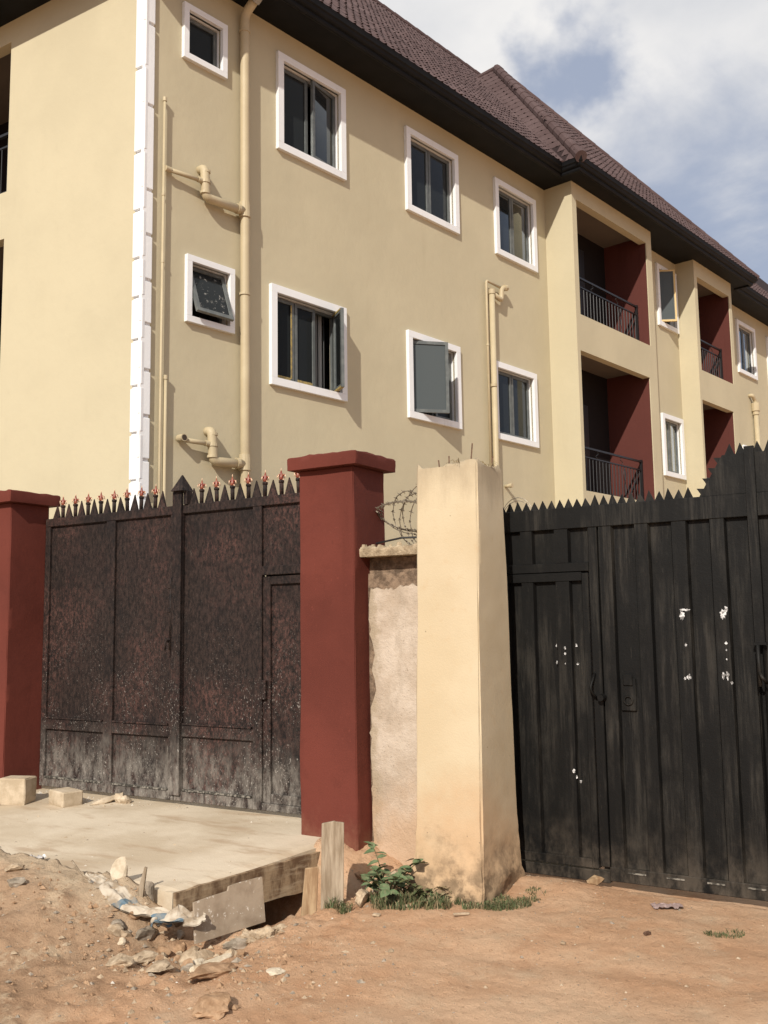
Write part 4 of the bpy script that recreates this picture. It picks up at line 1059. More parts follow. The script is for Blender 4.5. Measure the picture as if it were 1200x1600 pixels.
# spikes and finials: one mesh each, shared
mb = MB(); mb.prism([(-.043, -.012, 0), (.043, -.012, 0), (.043, .012, 0), (-.043, .012, 0)], [(-.003, -.003, .135), (.003, -.003, .135), (.003, .003, .135), (-.003, .003, .125)])
SPK = mb.mesh('spike', MG)
mb = MB()
mb.tube([(0, 0, 0), (0, 0, .115)], .017, 10, 0); mb.tube([(0, 0, .098), (0, 0, .118)], .022, 10, 0)
mb.tube([(0, 0, .115), (0, 0, .128), (0, 0, .148), (0, 0, .170), (0, 0, .192)], [.010, .020, .017, .010, .005], 8, 1)
mb.tube([(0, 0, .192), (0, 0, .215)], [.0055, .0015], 8, 2)
for sgn in (-1, 1):
    for (dx, dy) in ((1, 0), (.25, .8)):
        mb.tube([(0, 0, .138), (sgn * dx * .022, sgn * dy * .022, .160), (sgn * dx * .034, sgn * dy * .034, .158)], [.007, .0085, .006], 6, 1)
        mb.tube([(sgn * dx * .034, sgn * dy * .034, .158), (sgn * dx * .040, sgn * dy * .040, .134)], [.006, .002], 6, 2)
    mb.tube([(0, 0, .121), (sgn * .018, 0, .124), (sgn * .024, 0, .115)], [.005, .006, .002], 6, 2)
FIN = mb.mesh('finial', [MG, M['fin_red'], M['fin_pale']], True)
k = 0
for lf, xa, n in ((LL, -7.275, 9), (LR, -5.56, 9)):
    for q in range(n):
        x = xa + q * .1685
        link('spike', SPK, lf, (x, GY + random.uniform(-.004, .004), ZT), (random.uniform(-.05, .05), random.uniform(-.04, .04), 0), (1, 1, random.uniform(.92, 1.06)))
        if not (lf == LL and q == 8): link('finial', FIN, lf, (x + .0845, GY, ZT), (random.uniform(-.03, .03), random.uniform(-.03, .03), random.uniform(-.3, .3)))
# ------------------------------------------------------------------ black gate
gk = empty('metal_gate', (-1.15, GY, 0.0)); tag(gk, 'worn black ribbed steel gate with saw-tooth top beside the yellow pillar', 'gate')
MK = M['gate_black']
mb = MB(); mb.prism([(-.029, -.003, 0), (.029, -.003, 0), (.029, .003, 0), (-.029, .003, 0)], [(-.001, -.002, .068), (.001, -.002, .068), (.001, .002, .068), (-.001, .002, .068)])
TOOTH = mb.mesh('tooth', MK)
CH = [(-2.70, -2.615), (-2.51, -2.375), (-2.26, -2.135), (-1.97, -1.84), (-1.735, -1.61), (-1.50, -1.38), (-1.275, -1.155)]
def black_leaf(mx):
    """mx maps x so the right leaf mirrors the left"""
    B = lambda a, b: (min(mx(a), mx(b)), max(mx(a), mx(b)))
    mirror = mx(-2) != -2
    a, b = B(-2.78, -1.125)
    mb = MB(); mb.box(a, b, GY - .030, GY + .02, 2.205, 2.345)
    lf = mb.build('gate_leaf', MK, gk); lf.location = -gk.location
    bv = lf.modifiers.new('edge', 'BEVEL'); bv.width = .004
    # raised stepped head
    pts = [(-1.42, 2.346), (-1.125, 2.346), (-1.125, 2.585), (-1.275, 2.585)]
    pts = [(mx(x), z) for x, z in pts]
    mb = MB(); mb.prism([(x, GY - .026, z) for x, z in pts], [(x, GY + .012, z) for x, z in pts]); mb.build('head_plate', MK, lf)
    # recessed backing sheet
    if not mirror:
        buckled('backing_sheet', -2.12, -1.13, GY + .004, .03, 2.21, MK, lf, .005, 2.2); buckled('backing_sheet', -2.78, -2.12, GY + .004, 1.94, 2.21, MK, lf, .003, 1)
        bx('stile', -2.135, -2.075, GY - .029, GY + .018, .10, 2.2045, MK, lf)
        bx('rail', -2.78, -2.136, GY - .028, GY + .018, 1.925, 1.985, MK, lf)
        bx('rail', -2.074, -1.13, GY - .029, GY + .018, .02, .105, MK, lf)
        bx('rail', -2.78, -2.075, GY - .029, GY + .018, .005, .075, MK, lf)
    else:
        a, b = B(-2.78, -1.13); buckled('backing_sheet', a, b, GY + .004, .03, 2.21, MK, lf, .005, 5.2); bx('rail', a, b, GY - .029, GY + .018, .02, .105, MK, lf)
    def rib(x0, x1, z0, z1):
        a, b = B(x0, x1); s = .012
        mb = MB()                                        # trapezoid pressing
        mb.prism([(a, GY + .006, z0), (a + s, GY - .026, z0), (b - s, GY - .026, z0), (b, GY + .006, z0)], [(a, GY + .006, z1), (a + s, GY - .026, z1), (b - s, GY - .026, z1), (b, GY + .006, z1)])
        o = mb.build('rib', MK, lf)
    z0, z1 = .1055, 2.2045
    if not mirror:
        for (c, d) in ((-2.615, -2.51), (-2.375, -2.26), (-2.1355, -2.145)):
            if c < d: rib(c, d, 1.9855, z1)
        rib(-2.074, -1.97, z0, z1)
    else:
        for (c, d) in ((-2.615, -2.51), (-2.375, -2.26), (-2.135, -1.97)): rib(c, d, z0, z1)
    for (c, d) in ((-1.84, -1.735), (-1.61, -1.50), (-1.38, -1.275), (-1.155, -1.13)): rib(c, d, z0, z1)
    # small bright lips at the foot of each pressing
    for (c, d) in CH:
        if c < -2.1 and not mirror: continue
        a, b = B(c + .01, d - .01); bx('pressing_lip', a, b, GY - .036, GY - .0295, .078, .087, M['flake'], lf, 0)
    # saw teeth
    x = -2.74
    while x < -1.44:
        link('tooth', TOOTH, lf, (mx(x), GY - .004, 2.345), (random.uniform(-.06, .06), random.uniform(-.07, .07), 0), (1, 1, random.uniform(.78, 1.05))); x += .0595
    for k in range(4):
        t = (k + .5) / 4; px, pz = -1.42 + .145 * t, 2.346 + .239 * t
        ang = -math.atan2(.239, .145) if not mirror else math.atan2(.239, .145)
        link('tooth', TOOTH, lf, (mx(px), GY - .004, pz), (0, ang, 0), (.75, 1, .62))
    x = -1.235
    while x < -1.11:
        link('tooth', TOOTH, lf, (mx(x), GY - .004, 2.585), (random.uniform(-.06, .06), random.uniform(-.07, .07), 0)); x += .0635
    return lf
KL = black_leaf(lambda x: x)
KR = black_leaf(lambda x: -2.246 - x)
mb = MB(); mb.box(-1.16, -1.085, GY + .021, GY + .027, .03, 2.56); o = mb.build('closing_strip', MK, gk); o.location = -gk.location
# wicket door
kd = empty('wicket_door', (-2.78 + 1.15, 0, .08)); kd.parent = gk
def kbx(name, x0, x1, y0, y1, z0, z1, mat=MK, bev=.003): return bx(name, x0 + 2.78, x1 + 2.78, y0, y1, z0 - .08, z1 - .08, mat, kd, bev)
kbx('door_frame', -2.775, -2.70, -.031, .016, .085, 1.915); kbx('door_frame', -2.185, -2.142, -.031, .016, .085, 1.915)
kbx('door_frame', -2.6995, -2.1855, -.030, .015, 1.865, 1.922); kbx('door_stop', -2.77, -2.15, .022, .034, 1.88, 1.97); kbx('door_frame', -2.6995, -2.1855, -.030, .015, .085, .14)
mb = MB(); grid_face(mb, lambda u, v: (u + 2.78, .004 + .004 * fbm(u * 2.2, v * 1.6, 8, 3), v - .08), rng(-2.71, -2.18, .06), rng(.1, 1.9, .06)); mb.build('door_sheet', MK, kd, True)
for (c, d) in ((-2.615, -2.51), (-2.375, -2.26)):
    s = .012; mb = MB(); a, b = c + 2.78, d + 2.78; z0, z1 = .0605, 1.7845
    mb.prism([(a, .006, z0), (a + s, -.026, z0), (b - s, -.026, z0), (b, .006, z0)], [(a, .006, z1), (a + s, -.026, z1), (b - s, -.026, z1), (b, .006, z1)]); mb.build('rib', MK, kd)
# lock boss, plate with ring, meeting post, handle
mb = MB(); mb.tube([(-2.075, GY - .075, 1.13), (-2.075, GY - .028, 1.13)], [.020, .026], 12); o = mb.build('lock_boss', MK, gk, False); o.location = -gk.location
mb = MB(); mb.tube(ell([(-2.11, GY - .032, 1.12), (-2.14, GY - .085, 1.18), (-2.12, GY - .032, 1.28)], .04, 5), .009, 6); o = mb.build('pull_handle', MK, gk, True); o.location = -gk.location
plate = bx('latch_plate', -1.965, -1.868, GY - .012, GY + .002, 1.05, 1.25, MK, gk); plate.location = -gk.location
bx('latch_tab', -1.945, -1.885, GY - .022, GY - .0125, 1.205, 1.275, MK, plate)
mb = MB(); mb.tube([Vector((-1.916 + .026 * math.cos(a), GY - .02, 1.115 + .026 * math.sin(a))) for a in [k * 6.2832 / 16 for k in range(17)]], .006, 6); mb.build('latch_ring', MK, plate)
mb = MB(); mb.box(-1.143, -1.088, GY - .056, GY - .0315, 1.47, 2.62); o = mb.build('meeting_post', MK, gk); o.location = -gk.location
mb = MB(); mb.box(-1.150, -1.080, GY - .058, GY - .030, 1.455, 1.4695); mb.build('post_foot', MK, o)
mb = MB(); mb.tube([(-1.125, GY - .075, 1.22), (-1.125, GY - .075, 1.455)], .012, 8); mb.tube(ell([(-1.125, GY - .075, 1.30), (-1.10, GY - .12, 1.27), (-1.085, GY - .075, 1.24)], .02, 4), .01, 6)
o = mb.build('drop_bolt', MK, gk, True); o.location = -gk.location
# torn paper stuck to the gate
def paper(x, z, w, h, y=GY - .0275, seed=0, parent=gk, name='paper_scrap'):
    rnd = random.Random(seed * 77 + 5); pts = []
    n = 26; k1, k2 = rnd.uniform(0, 9), rnd.uniform(1.5, 3)
    for k in range(n):
        a = 6.2832 * k / n; r = .78 + .55 * noise.noise((math.cos(a) * k2 + k1, math.sin(a) * k2, seed * 1.7)) + rnd.uniform(-.16, .16)
        pts.append((x + math.cos(a) * w * r / 2, z + math.sin(a) * h * r / 2))
    mb = MB(); mb.prism([(p[0], y, p[1]) for p in pts], [(p[0], y - .0012, p[1]) for p in pts])
    o = mb.build(name, M['paper'], parent); o.location = -gk.location; return o
PS = [(-1.560, 1.63, .045, .075), (-1.545, 1.665, .085, .022), (-1.320, 1.635, .055, .075), (-1.30, 1.665, .03, .05), (-1.545, 1.455, .02, .032), (-1.31, 1.465, .022, .022), (-1.312, 1.425, .012, .018), (-1.312, 1.37, .012, .015), (-1.535, 1.265, .042, .042), (-1.56, 1.255, .018, .03), (-1.335, 1.275, .03, .055), (-1.312, 1.278, .028, .065), (-1.29, 1.235, .02, .025),
    (-2.372, 1.452, .010, .026), (-2.315, 1.437, .018, .028), (-2.315, 1.402, .018, .026), (-2.245, 1.452, .020, .030), (-2.372, 1.345, .012, .030), (-2.315, 1.338, .012, .018), (-2.24, 1.335, .024, .020), (-2.285, .665, .024, .04), (-2.265, .63, .018, .03), (-2.25, .60, .020, .026)]
for k, (x, z, w, h) in enumerate(PS):
    inch = any(c < x < d for c, d in CH)
    paper(x, z, w * .82, h * .82, GY + (-.0025 if inch else -.0275), k)

# ------------------------------------------------------------------ blocks, boards, rubble
def rock(name, loc, size, mat, seed, flat=1.0, parent=None, cuts=2, rot=None, rough=.28, fine=0.0):
    rnd = random.Random(seed)
    import bmesh
    bm = bmesh.new(); bmesh.ops.create_icosphere(bm, subdivisions=cuts, radius=1.0)
    planes = [(Vector((rnd.uniform(-1, 1), rnd.uniform(-1, 1), rnd.uniform(-1, 1))).normalized(), rnd.uniform(.45, .8)) for _ in range(7)]
    for v in bm.verts:
        for pn, pd in planes:
            q = v.co.dot(pn) - pd
            if q > 0: v.co -= pn * q
        v.co *= 1 + rough * noise.noise(v.co * 2.2 + Vector((seed, 0, 0))) + fine * (noise.noise(v.co * 7) + .6 * noise.noise(v.co * 17))
        v.co = Vector((v.co.x * size[0], v.co.y * size[1], v.co.z * size[2] * flat))
    me = bpy.data.meshes.new(name); bm.to_mesh(me); bm.free(); me.materials.append(mat)
    return link(name, me, parent, loc, rot or (rnd.uniform(-.3, .3), rnd.uniform(-.3, .3), rnd.uniform(0, 6.28)))
def block(loc, rz, size, label, seed):
    o = rough_box('sandcrete_block', -size[0] / 2, size[0] / 2, -size[1] / 2, size[1] / 2, 0, size[2], .025, .008, M['block'], rad=.012, seed=seed, fr=5)
    o.location = loc; o.rotation_euler = (0, 0, rz); tag(o, label, 'block'); return o
block((-7.05, 5.42, .155), .35, (.25, .18, .215), 'upright broken sandcrete block against the left red pillar', 1.0)
o = block((-6.60, 5.55, .16), -.25, (.26, .18, .12), 'low sandcrete block on the concrete in front of the rusty gate', 2.0)
rock('broken_block', (-7.17, 5.20, .20), (.13, .10, .09), M['block'], 31); tag(bpy.context.scene.collection.objects[-1], 'broken block end cut off by the left photo edge', 'block')
for k, (x, y, sx, sy, sz, rx, lab) in enumerate(((-6.32, 5.72, .16, .05, .035, 0, 'flat mortar fragment lying right of the low sandcrete block'), (-6.24, 5.80, .055, .04, .075, .3, 'upright pointed mortar fragment at the foot of the rusty gate'), (-6.14, 5.79, .06, .05, .05, 0, 'small rounded mortar lump at the foot of the rusty gate'))):
    o = rock('mortar_fragment', (x, y, slab_top(x, y) + sz * .4), (sx, sy, sz), M['block'], 50 + k); tag(o, lab, 'rubble')

# form board along the slab edge
def board(name, p0, p1, zlo, zhi, th, mat, label, cat='board', wav=.004, n=14):
    """plank on edge from p0 to p1 (plan), zlo/zhi given at both ends"""
    d = Vector((p1[0] - p0[0], p1[1] - p0[1], 0)); L = d.length; d.normalize(); nn = Vector((d.y, -d.x, 0))
    mb = MB(); c = Vector(((p0[0] + p1[0]) / 2, (p0[1] + p1[1]) / 2, (zlo[0] + zlo[1]) / 2)); r = []
    for k in range(n + 1):
        t = k / n; p = Vector((p0[0], p0[1], 0)) + d * L * t
        lo = zlo[0] * (1 - t) + zlo[1] * t + wav * noise.noise((t * 7, L, 1)); hi = zhi[0] * (1 - t) + zhi[1] * t + wav * noise.noise((t * 9, L, 7))
        r.append([p + Vector((0, 0, lo)) - c, p + nn * th + Vector((0, 0, lo)) - c, p + nn * th + Vector((0, 0, hi)) - c, p + Vector((0, 0, hi)) - c])
    for a, b in zip(r, r[1:]):
        for q in range(4): mb.quad(a[q], a[(q + 1) % 4], b[(q + 1) % 4], b[q])
    mb.quad(*r[0]); mb.quad(*r[-1])
    o = mb.build(name, mat); o.location = c; tag(o, label, cat); return o
board('form_board', (-4.055, 4.19), (-3.865, 5.36), (-.085, -.10), (.104, .125), .028, M['form'], 'stained timber form board along the edge of the concrete slab', wav=.012)
# splashed plywood offcut leaning on it: notched outline
ox = Vector((-3.775, 4.06, -.085)); ux = Vector((.115, .45, .0)).normalized(); uz = Vector((-.15, .035, .98)).normalized(); un = ux.cross(uz)
outl = [(0, -.015), (.47, .0), (.475, .245), (.33, .243), (.245, .236), (.235, .212), (.12, .205), (.01, .195)]
mb = MB(); mb.prism([ux * a + uz * b for a, b in outl], [ux * a + uz * b + un * .016 for a, b in outl])
o = mb.build('plywood_offcut', M['ply']); o.location = ox; tag(o, 'grey plywood offcut with white paint splashes leaning on the form board', 'board')
# upright planks
def plank(p, w, th, h, rz, lean, mat, label, notch=None):
    outl = [(-w / 2, 0), (w / 2, 0), (w / 2, h - .01), (w * .1, h - .005), (w * .08, h), (-w / 2, h - .015)]
    if notch: outl = [(-w / 2, 0), (w / 2, 0), (w / 2 - .005, h), (-w / 2 + .01, h - .012)]
    mb = MB(); mb.prism([(a, 0, b) for a, b in outl], [(a, th, b) for a, b in outl])
    o = mb.build('timber_plank', mat); o.location = p; o.rotation_euler = (lean[0], lean[1], rz); tag(o, label, 'plank')
    bv = o.modifiers.new('edge', 'BEVEL'); bv.width = .004; return o
plank((-3.43, 4.87, -.13), .135, .032, .56, R_(33), (R_(-3), R_(1)), M['timber'], 'tall weathered grey plank standing upright by the slab end')
plank((-3.52, 4.755, -.16), .095, .028, .34, R_(40), (R_(-4), R_(4)), M['timber_brown'], 'short brown plank standing left of the tall grey plank', True)

# rubble pieces
RUB = [
    (-3.67, 3.97, .115, .10, .055, 'stone', 'largest pale concrete chunk below the plywood offcut'),
    (-3.33, 3.70, .15, .085, .03, 'clod', 'flat grey-brown slab fragment half sunk in the earth'),
    (-3.03, 3.39, .11, .09, .04, 'clod', 'flat reddish fragment at the bottom edge of the picture'),
    (-3.90, 3.78, .13, .09, .035, 'stone', 'broad pale mortar crust left of the largest concrete chunk'),
    (-3.60, 3.62, .12, .07, .022, 'stone', 'flat pale mortar crust in front of the rubble'),
    (-4.06, 3.98, .08, .05, .05, 'stone_grey', 'dark lump under the left part of the torn sack'),
    (-3.83, 3.60, .09, .075, .035, 'stone', 'pale lump at the lower left end of the rubble'),
    (-3.48, 3.95, .13, .05, .018, 'stone_pale', 'thin pale sliver right of the largest concrete chunk'),
    (-3.585, 4.20, .085, .035, .05, 'stone_grey', 'grey wedge of rubble under the right end of the plywood'),
    (-5.12, 3.93, .07, .05, .025, 'stone', 'flat stone on the earth bank at the left edge'),
    (-4.92, 3.80, .06, .05, .035, 'stone_grey', 'small grey stone on the earth bank at the left'),
    (-3.08, 3.90, .06, .05, .012, 'stone_pale', 'whitish smear of dried mortar on the open earth'),
    (-3.36, 5.30, .05, .045, .05, 'stone_pale', 'white stone wedged between the tall plank and the red pillar'),
    (-3.46, 5.16, .10, .07, .045, 'stone_grey', 'greyish rubble lump behind the tall plank at the red pillar foot'),
    (-3.30, 5.42, .08, .06, .04, 'stone', 'tan rubble lump at the corner of red pillar and fence wall'),
    (-3.52, 5.34, .06, .05, .035, 'clod', 'earth clod against the right foot of the central red pillar'),
    (-3.12, 5.46, .07, .05, .03, 'stone_grey', 'flat grey stone under the fence wall behind the leafy weed'),
    (-3.28, 4.97, .09, .05, .05, 'stone', 'pale stone right of the tall plank beside the plant'),
]
for k, (x, y, a, b, c, mt, lab) in enumerate(RUB):
    o = rock('rubble_stone', (x, y, ground_h(x, y) + c * .45), (a, b, c), M[mt], 100 + k, rot=(random.uniform(-.15, .15), random.uniform(-.15, .15), random.uniform(0, 6.28)), cuts=3); tag(o, lab, 'stone')
# standing mortar shard and stick at the slab front
o = rock('mortar_shard', (-4.47, 4.16, .16), (.055, .035, .13), M['stone_pale'], 141, rot=(.1, .12, .6)); tag(o, 'upright pale mortar shard at the front edge of the slab', 'stone')
mb = MB(); mb.prism([(-.022, -.01, 0), (.022, -.01, 0), (.022, .01, 0), (-.022, .01, 0)], [(-.006, -.008, .21), (.008, -.008, .21), (.008, .008, .21), (-.006, .008, .21)])
o = mb.build('wood_splinter', M['timber']); o.location = (-4.27, 4.13, .03); o.rotation_euler = (.1, .22, .5); tag(o, 'short pointed wood splinter stuck upright beside the slab', 'wood')
o = rock('mortar_shard', (-4.20, 4.16, .10), (.04, .03, .07), M['stone_grey'], 142); tag(o, 'small dark mortar shard right of the pointed wood splinter', 'stone')
mb = MB(); pts = [(-.28, .12, .05), (-.1, .03, .02), (.02, 0, .0)]; mb.tube(pts, .006, 5); o = mb.build('thin_stick', M['timber']); o.location = (-4.55, 4.0, .155); tag(o, 'thin stick lying across the earth bank by the slab', 'stick')
o = rock('sand_heap', (-3.50, 4.34, -.13), (.19, .10, .075), M['stone'], 160, rot=(0, 0, .9), cuts=5, rough=.6, fine=.22); tag(o, 'crumbly pale mortar heap below the plywood offcut', 'heap')
# countable smaller chunks
for k in range(46):
    a = random.uniform(0, 6.28); r = random.random() ** .6
    x = -3.80 + math.cos(a) * r * .42 + random.uniform(-.05, .05); y = 3.90 + math.sin(a) * r * .30
    s = random.uniform(.016, .05)
    o = rock('rubble_chunk', (x, y, ground_h(x, y) + s * .3), (s, s * random.uniform(.6, 1), s * random.uniform(.45, .9)), M[random.choice(['stone', 'stone', 'stone', 'stone_pale', 'stone_grey', 'clod', 'clod'])], 300 + k, cuts=2)
    tag(o, 'small broken chunk in the rubble hollow below the slab corner', 'rubble', 'small chunks in the rubble hollow')

# crumpled sack: folded cloth strip, white with blue bands
def sack(name, path, widths, blue, label, seed, thick=.006):
    n = 60; mb = MB(); rows = []
    P = [Vector(p) for p in path]
    def cat(t):
        q = t * (len(P) - 1); i = min(int(q), len(P) - 2); f = q - i
        p0, p1, p2, p3 = P[max(i - 1, 0)], P[i], P[i + 1], P[min(i + 2, len(P) - 1)]
        w = widths[i] * (1 - f) + widths[i + 1] * f
        return .5 * ((2 * p1) + (p2 - p0) * f + (2 * p0 - 5 * p1 + 4 * p2 - p3) * f * f + (3 * p1 - p0 - 3 * p2 + p3) * f ** 3), w
    W = 22
    for k in range(n + 1):
        t = k / n; c, w = cat(t); c2, _ = cat(min(1, t + .02)); c1, _ = cat(max(0, t - .02))
        d = (c2 - c1).normalized(); sd = Vector((d.y, -d.x, 0)).normalized()
        row = []
        for q in range(W + 1):
            v = q / W * 2 - 1
            x = c + sd * v * w
            hgt = .045 * abs(noise.noise((t * 4 + v * 1.5 + seed, v * .8 - t * 2, 1))) + .035 * noise.noise((t * 3 + seed, v * 1.3, 4)) + .010 * noise.noise((t * 9, v * 4 + seed, 2)) + .018 * (1 - v * v)
            x = x + d * .03 * noise.noise((t * 8, v * 3, seed + 8))
            zz = max(x.z + hgt, ground_h(x.x, x.y) + .006)
            row.append(Vector((x.x, x.y, zz)))
        rows.append(row)
    c0_ = P[len(P) // 2]
    i0 = len(mb.v)
    for off in (0, -thick):
        for row in rows:
            for p in row: mb.v.append(tuple(p - c0_ + Vector((0, 0, off))))
    N = (n + 1) * (W + 1)
    for layer in (0, 1):
        for k in range(n):
            for q in range(W):
                a = layer * N + k * (W + 1) + q
                mb.f.append((a, a + 1, a + W + 2, a + W + 1)); v = q / W
                mb.mi.append(1 if blue(k / n, v) else 0)
    o = mb.build(name, [M['sack'], M['sack_blue']], None, True); o.location = c0_; tag(o, label, 'sack'); return o
sack('cement_sack', [(-4.66, 4.10, .13), (-4.42, 4.05, .07), (-4.22, 4.02, .03), (-4.05, 4.05, .0), (-3.90, 4.06, -.02)], [.04, .06, .075, .07, .06],
     lambda t, v: (.40 < t < .46) or (v > .74 and .78 < t), 'torn white sack with blue bands draped over the rubble', 2.0)
sack('cement_sack', [(-3.98, 3.96, .0), (-3.86, 4.02, .02), (-3.74, 4.11, .02)], [.05, .075, .06],
     lambda t, v: (v > .8 and t < .6) or (.1 < t < .2 and v > .4), 'rolled sack end with blue edge under the plywood offcut', 5.0)
def scrap(name, loc, size, mat, seed, label, cat='litter', hk=1.0):
    mb = MB(); W = 10
    def Pq(u, v): return (u * size, v * size * .5, .012 + hk * .035 * noise.noise((u * 3 + seed, v * 3, 1)) + .012 * noise.noise((u * 9 + seed, v * 9, 2)))
    grid_face(mb, Pq, rng(-1, 1, .1), rng(-1, 1, .12))
    o = mb.build(name, mat, None, True); o.location = loc; o.rotation_euler = (0, 0, .5); tag(o, label, cat); return o
scrap('plastic_bag', (-5.38, 4.22, .125), .11, M['plastic'], 3, 'crumpled clear plastic bag at the front edge of the concrete')
scrap('plastic_scrap', (-1.66, 5.66, -.018), .085, M['violet'], 6, 'faded violet plastic scrap on the earth before the black gate', hk=.3)
def chip(x, y, l, w, rz, label, mat='stone'):
    mb = MB(); mb.box(-l / 2, l / 2, -w / 2, w / 2, 0, .012); o = mb.build('wood_chip', M[mat]); o.location = (x, y, ground_h(x, y) + .004); o.rotation_euler = (.05, .06, rz); tag(o, label, 'chip')
    bv = o.modifiers.new('edge', 'BEVEL'); bv.width = .003
chip(-2.62, 4.98, .10, .018, .9, 'thin pale wood strip on the earth right of the grass')
chip(-2.98, 4.99, .045, .016, .5, 'short pale chip at the grass edge before the yellow pillar')
chip(-3.07, 4.80, .045, .03, .2, 'small grey-white chip below the leafy plant')
chip(-1.98, 4.88, .028, .02, .2, 'lone white chip on the open earth')
o = rock('dark_clod', (-1.62, 5.16, ground_h(-1.62, 5.16) + .01), (.035, .02, .015), M['rebar'], 71); tag(o, 'dark clod on the earth in front of the black gate', 'clod')
o = rock('red_brick_bit', (-2.16, 5.88, .03), (.075, .05, .035), M['timber_brown'], 72); tag(o, 'reddish brick bit wedged under the black gate', 'brick')

# gravel: uncountable small stones over the earth
mb = MB(); rnd = random.Random(5)
OCT = [(1, 0, 0), (0, 1, 0), (-1, 0, 0), (0, -1, 0), (0, 0, 1), (0, 0, -.6)]
OF = [(0, 1, 4), (1, 2, 4), (2, 3, 4), (3, 0, 4), (1, 0, 5), (2, 1, 5), (3, 2, 5), (0, 3, 5)]
def pebble(x, y, s, mi, z=None):
    z = ground_h(x, y) if z is None else z; i = len(mb.v); a = rnd.uniform(0, 6.28); ca, sa = math.cos(a), math.sin(a)
    k = (s * rnd.uniform(.7, 1.3), s * rnd.uniform(.6, 1.1), s * rnd.uniform(.4, .8))
    for p in OCT:
        px, py, pz = p[0] * k[0] * rnd.uniform(.75, 1.25), p[1] * k[1] * rnd.uniform(.75, 1.25), p[2] * k[2]
        mb.v.append((x + px * ca - py * sa, y + px * sa + py * ca, z + pz - s * .06))
    for f in OF: mb.f.append(tuple(i + q for q in f)); mb.mi.append(mi)
for k in range(5200):
    x = rnd.uniform(-3.6, -.4); y = rnd.uniform(3.3, 5.8)
    if fbm(x * 1.1, y * 1.1, 21, 3) < rnd.uniform(-.3, .3): continue
    pebble(x, y, .002 + .005 * rnd.random() ** 2, rnd.choices([0, 1, 2, 3], [2, 4, .3, 7])[0])
for k in range(2200):
    x = rnd.uniform(-5.6, -.4); y = rnd.uniform(2.8, 5.85)
    cl = fbm(x * 1.4, y * 1.4, 9, 3) + .25 * sstep(-2.6, -3.6, x)
    if cl < rnd.uniform(-.25, .35): continue
    if x < -3.92 and y > 4.18: continue
    s = .0035 + .012 * rnd.random() ** 3
    if x < -3.3 and y < 4.4: s *= 1.35
    pebble(x, y, s, rnd.choices([0, 1, 2, 3], [4, 4, .2, 7])[0])
for k in range(1700):
    x = rnd.gauss(-3.75, .55); y = rnd.gauss(3.85, .38)
    if y > 4.18 and x < -3.9 or y > 4.5 or x < -5.5: continue
    pebble(x, y, .006 + .022 * rnd.random() ** 3.5, rnd.choices([0, 1, 2, 3], [3, 3, .12, 12])[0])
for k in range(420):
    x = rnd.gauss(-3.35, .16); y = rnd.gauss(5.25, .17)
    if x < -3.66 or y > 5.66: continue
    pebble(x, y, .005 + .018 * rnd.random() ** 3, rnd.choices([0, 1, 2, 3], [4, 4, .3, 6])[0])
for k in range(240):                                     # grit on the slab, thicker along gate and edges
    x = rnd.uniform(-7.2, -4.0); y = rnd.choice([rnd.uniform(5.72, 5.9), rnd.uniform(4.25, 5.8), rnd.uniform(4.2, 4.45)])
    if x > slab_xr(y) - .03: continue
    pebble(x, y, .004 + .011 * rnd.random() ** 3, rnd.choice([0, 2, 0, 1]), slab_top(x, y))
for k in range(160):
    x = rnd.uniform(-7.3, -6.1); y = 5.86 - abs(rnd.gauss(0, .13)); pebble(x, y, .005 + .02 * rnd.random() ** 3, rnd.choice([0, 2, 0]), slab_top(x, y))
o = mb.build('gravel', [M['stone'], M['stone_grey'], M['white_chip'], M['clod']])
tag(o, 'loose grit and small stones scattered over earth and concrete', 'gravel', kind='stuff')

# ------------------------------------------------------------------ plants
def leaf_mesh(name, L, W, mat, fold=.25, tip=1.0):
    mb = MB(); n = 5; rows = []
    for k in range(n + 1):
        t = k / n; w = W * math.sin(math.pi * min(.98, t * .92 + .06)) ** .8 * (1 - .15 * t); x = L * t; z = -.25 * L * t * t
        rows.append(((x, -w / 2, z + fold * w * .5), (x, 0, z), (x, w / 2, z + fold * w * .5)))
    for a, b in zip(rows, rows[1:]):
        mb.quad(a[0], b[0], b[1], a[1]); mb.quad(a[1], b[1], b[2], a[2])
    return mb.mesh(name, mat, True)
LEAF = leaf_mesh('leaf', .078, .054, M['leaf'])
def plant(loc, label, stems, hmax, leafm, nl, seed, sc=(.7, 1.2), stem_r=.005):
    rnd = random.Random(seed); p = empty('weed_plant', loc); tag(p, label, 'plant')
    for s in range(stems):
        a = rnd.uniform(0, 6.28); h = hmax * rnd.uniform(.35, 1.0); out = rnd.uniform(.3, 1.05) * hmax
        pts = [Vector((0, 0, 0)), Vector((math.cos(a) * out * .3, math.sin(a) * out * .3, h * .5)), Vector((math.cos(a) * out * .75, math.sin(a) * out * .75, h * .85)), Vector((math.cos(a) * out, math.sin(a) * out, h))]
        mb = MB(); mb.tube(pts, [stem_r, stem_r * .8, stem_r * .6, stem_r * .3], 5); mb.build('stem', M['stem'], p, True)
        for k in range(nl):
            t = .35 + .65 * (k + rnd.random()) / nl; q = t * 3; i = min(2, int(q)); f = q - i
            c = pts[i].lerp(pts[i + 1], f)
            link('leaf', leafm, p, c, (rnd.uniform(-.5, .5), rnd.uniform(-.75, .15), rnd.uniform(0, 6.28)), (rnd.uniform(*sc),) * 3)
    return p
plant((-3.17, 5.08, -.05), 'leafy green weed growing at the foot of the fence wall', 12, .29, LEAF, 10, 21, (.5, 1.15), .005)
LEAF2 = leaf_mesh('leaf', .04, .026, M['leaf2'])
LEAF3 = leaf_mesh('leaf', .05, .03, M['dry'])
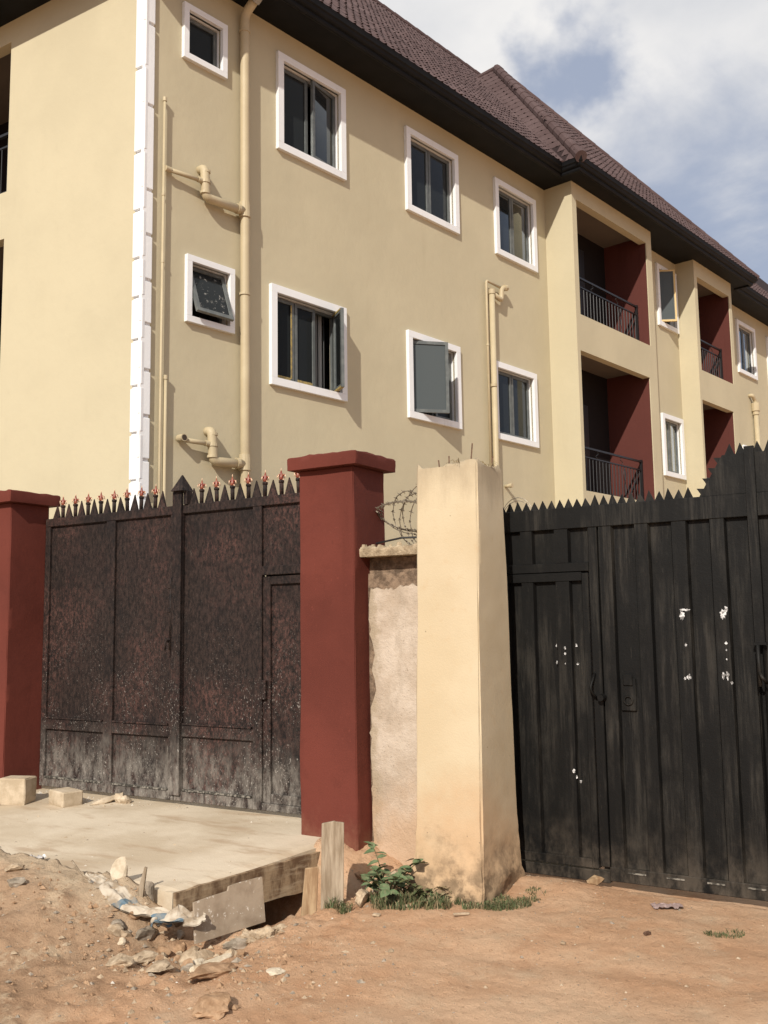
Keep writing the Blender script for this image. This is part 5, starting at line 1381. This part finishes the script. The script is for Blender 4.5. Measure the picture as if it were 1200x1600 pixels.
plant((-2.80, 5.22, -.045), 'dusty dry weed at the left foot of the yellow pillar', 7, .11, LEAF3, 9, 24, (.5, 1.0), .0025)
plant((-2.97, 5.17, -.05), 'low olive-green bush right of the leafy weed by the pillar', 9, .20, LEAF2, 14, 22, (.7, 1.3), .003)
# grass: blades along the pillar foot, and the tuft before the gate
mb = MB(); rnd = random.Random(8)
def blade(x, y, h, mi):
    z = ground_h(x, y) - .005; a = rnd.uniform(0, 6.28); l = h * rnd.uniform(.2, .9); w = .0028
    dx, dy = math.cos(a), math.sin(a); sx, sy = -dy * w, dx * w
    m1 = (x + dx * l * .35, y + dy * l * .35, z + h * .65); tp = (x + dx * l, y + dy * l, z + h * rnd.uniform(.7, 1))
    mb.quad((x - sx, y - sy, z), (x + sx, y + sy, z), (m1[0] + sx * .8, m1[1] + sy * .8, m1[2]), (m1[0] - sx * .8, m1[1] - sy * .8, m1[2]), mi)
    mb.poly([(m1[0] - sx * .8, m1[1] - sy * .8, m1[2]), (m1[0] + sx * .8, m1[1] + sy * .8, m1[2]), tp], mi)
def tuft(n, cx, cy, rx, ry, h0, h1, rot=0):
    for k in range(n):
        a = rnd.uniform(0, 6.28); r = math.sqrt(rnd.random()); u, v = math.cos(a) * r * rx, math.sin(a) * r * ry
        x, y = cx + u * math.cos(rot) - v * math.sin(rot), cy + u * math.sin(rot) + v * math.cos(rot)
        if fbm(x * 9, y * 9, 3, 2) < -.12: continue
        blade(x, y, rnd.uniform(h0, h1), rnd.choice([0, 1, 1, 1, 2, 2]))
tuft(2600, -3.00, 5.09, .32, .16, .012, .075, .35); tuft(3000, -2.62, 5.26, .28, .13, .008, .045, .45); tuft(250, -3.38, 4.86, .10, .05, .02, .08)
tuft(350, -2.42, 5.5, .08, .1, .01, .03)
o = mb.build('grass', [M['leaf'], M['leaf2'], M['dry']]); tag(o, 'short grass growing along the foot of the yellow pillar', 'grass', kind='stuff')
mb = MB(); tuft(420, -1.28, 5.36, .10, .06, .008, .03, .3)
o = mb.build('grass', [M['leaf2'], M['leaf2'], M['dry']]); tag(o, 'small flat grass tuft on the earth before the black gate', 'grass', kind='stuff')
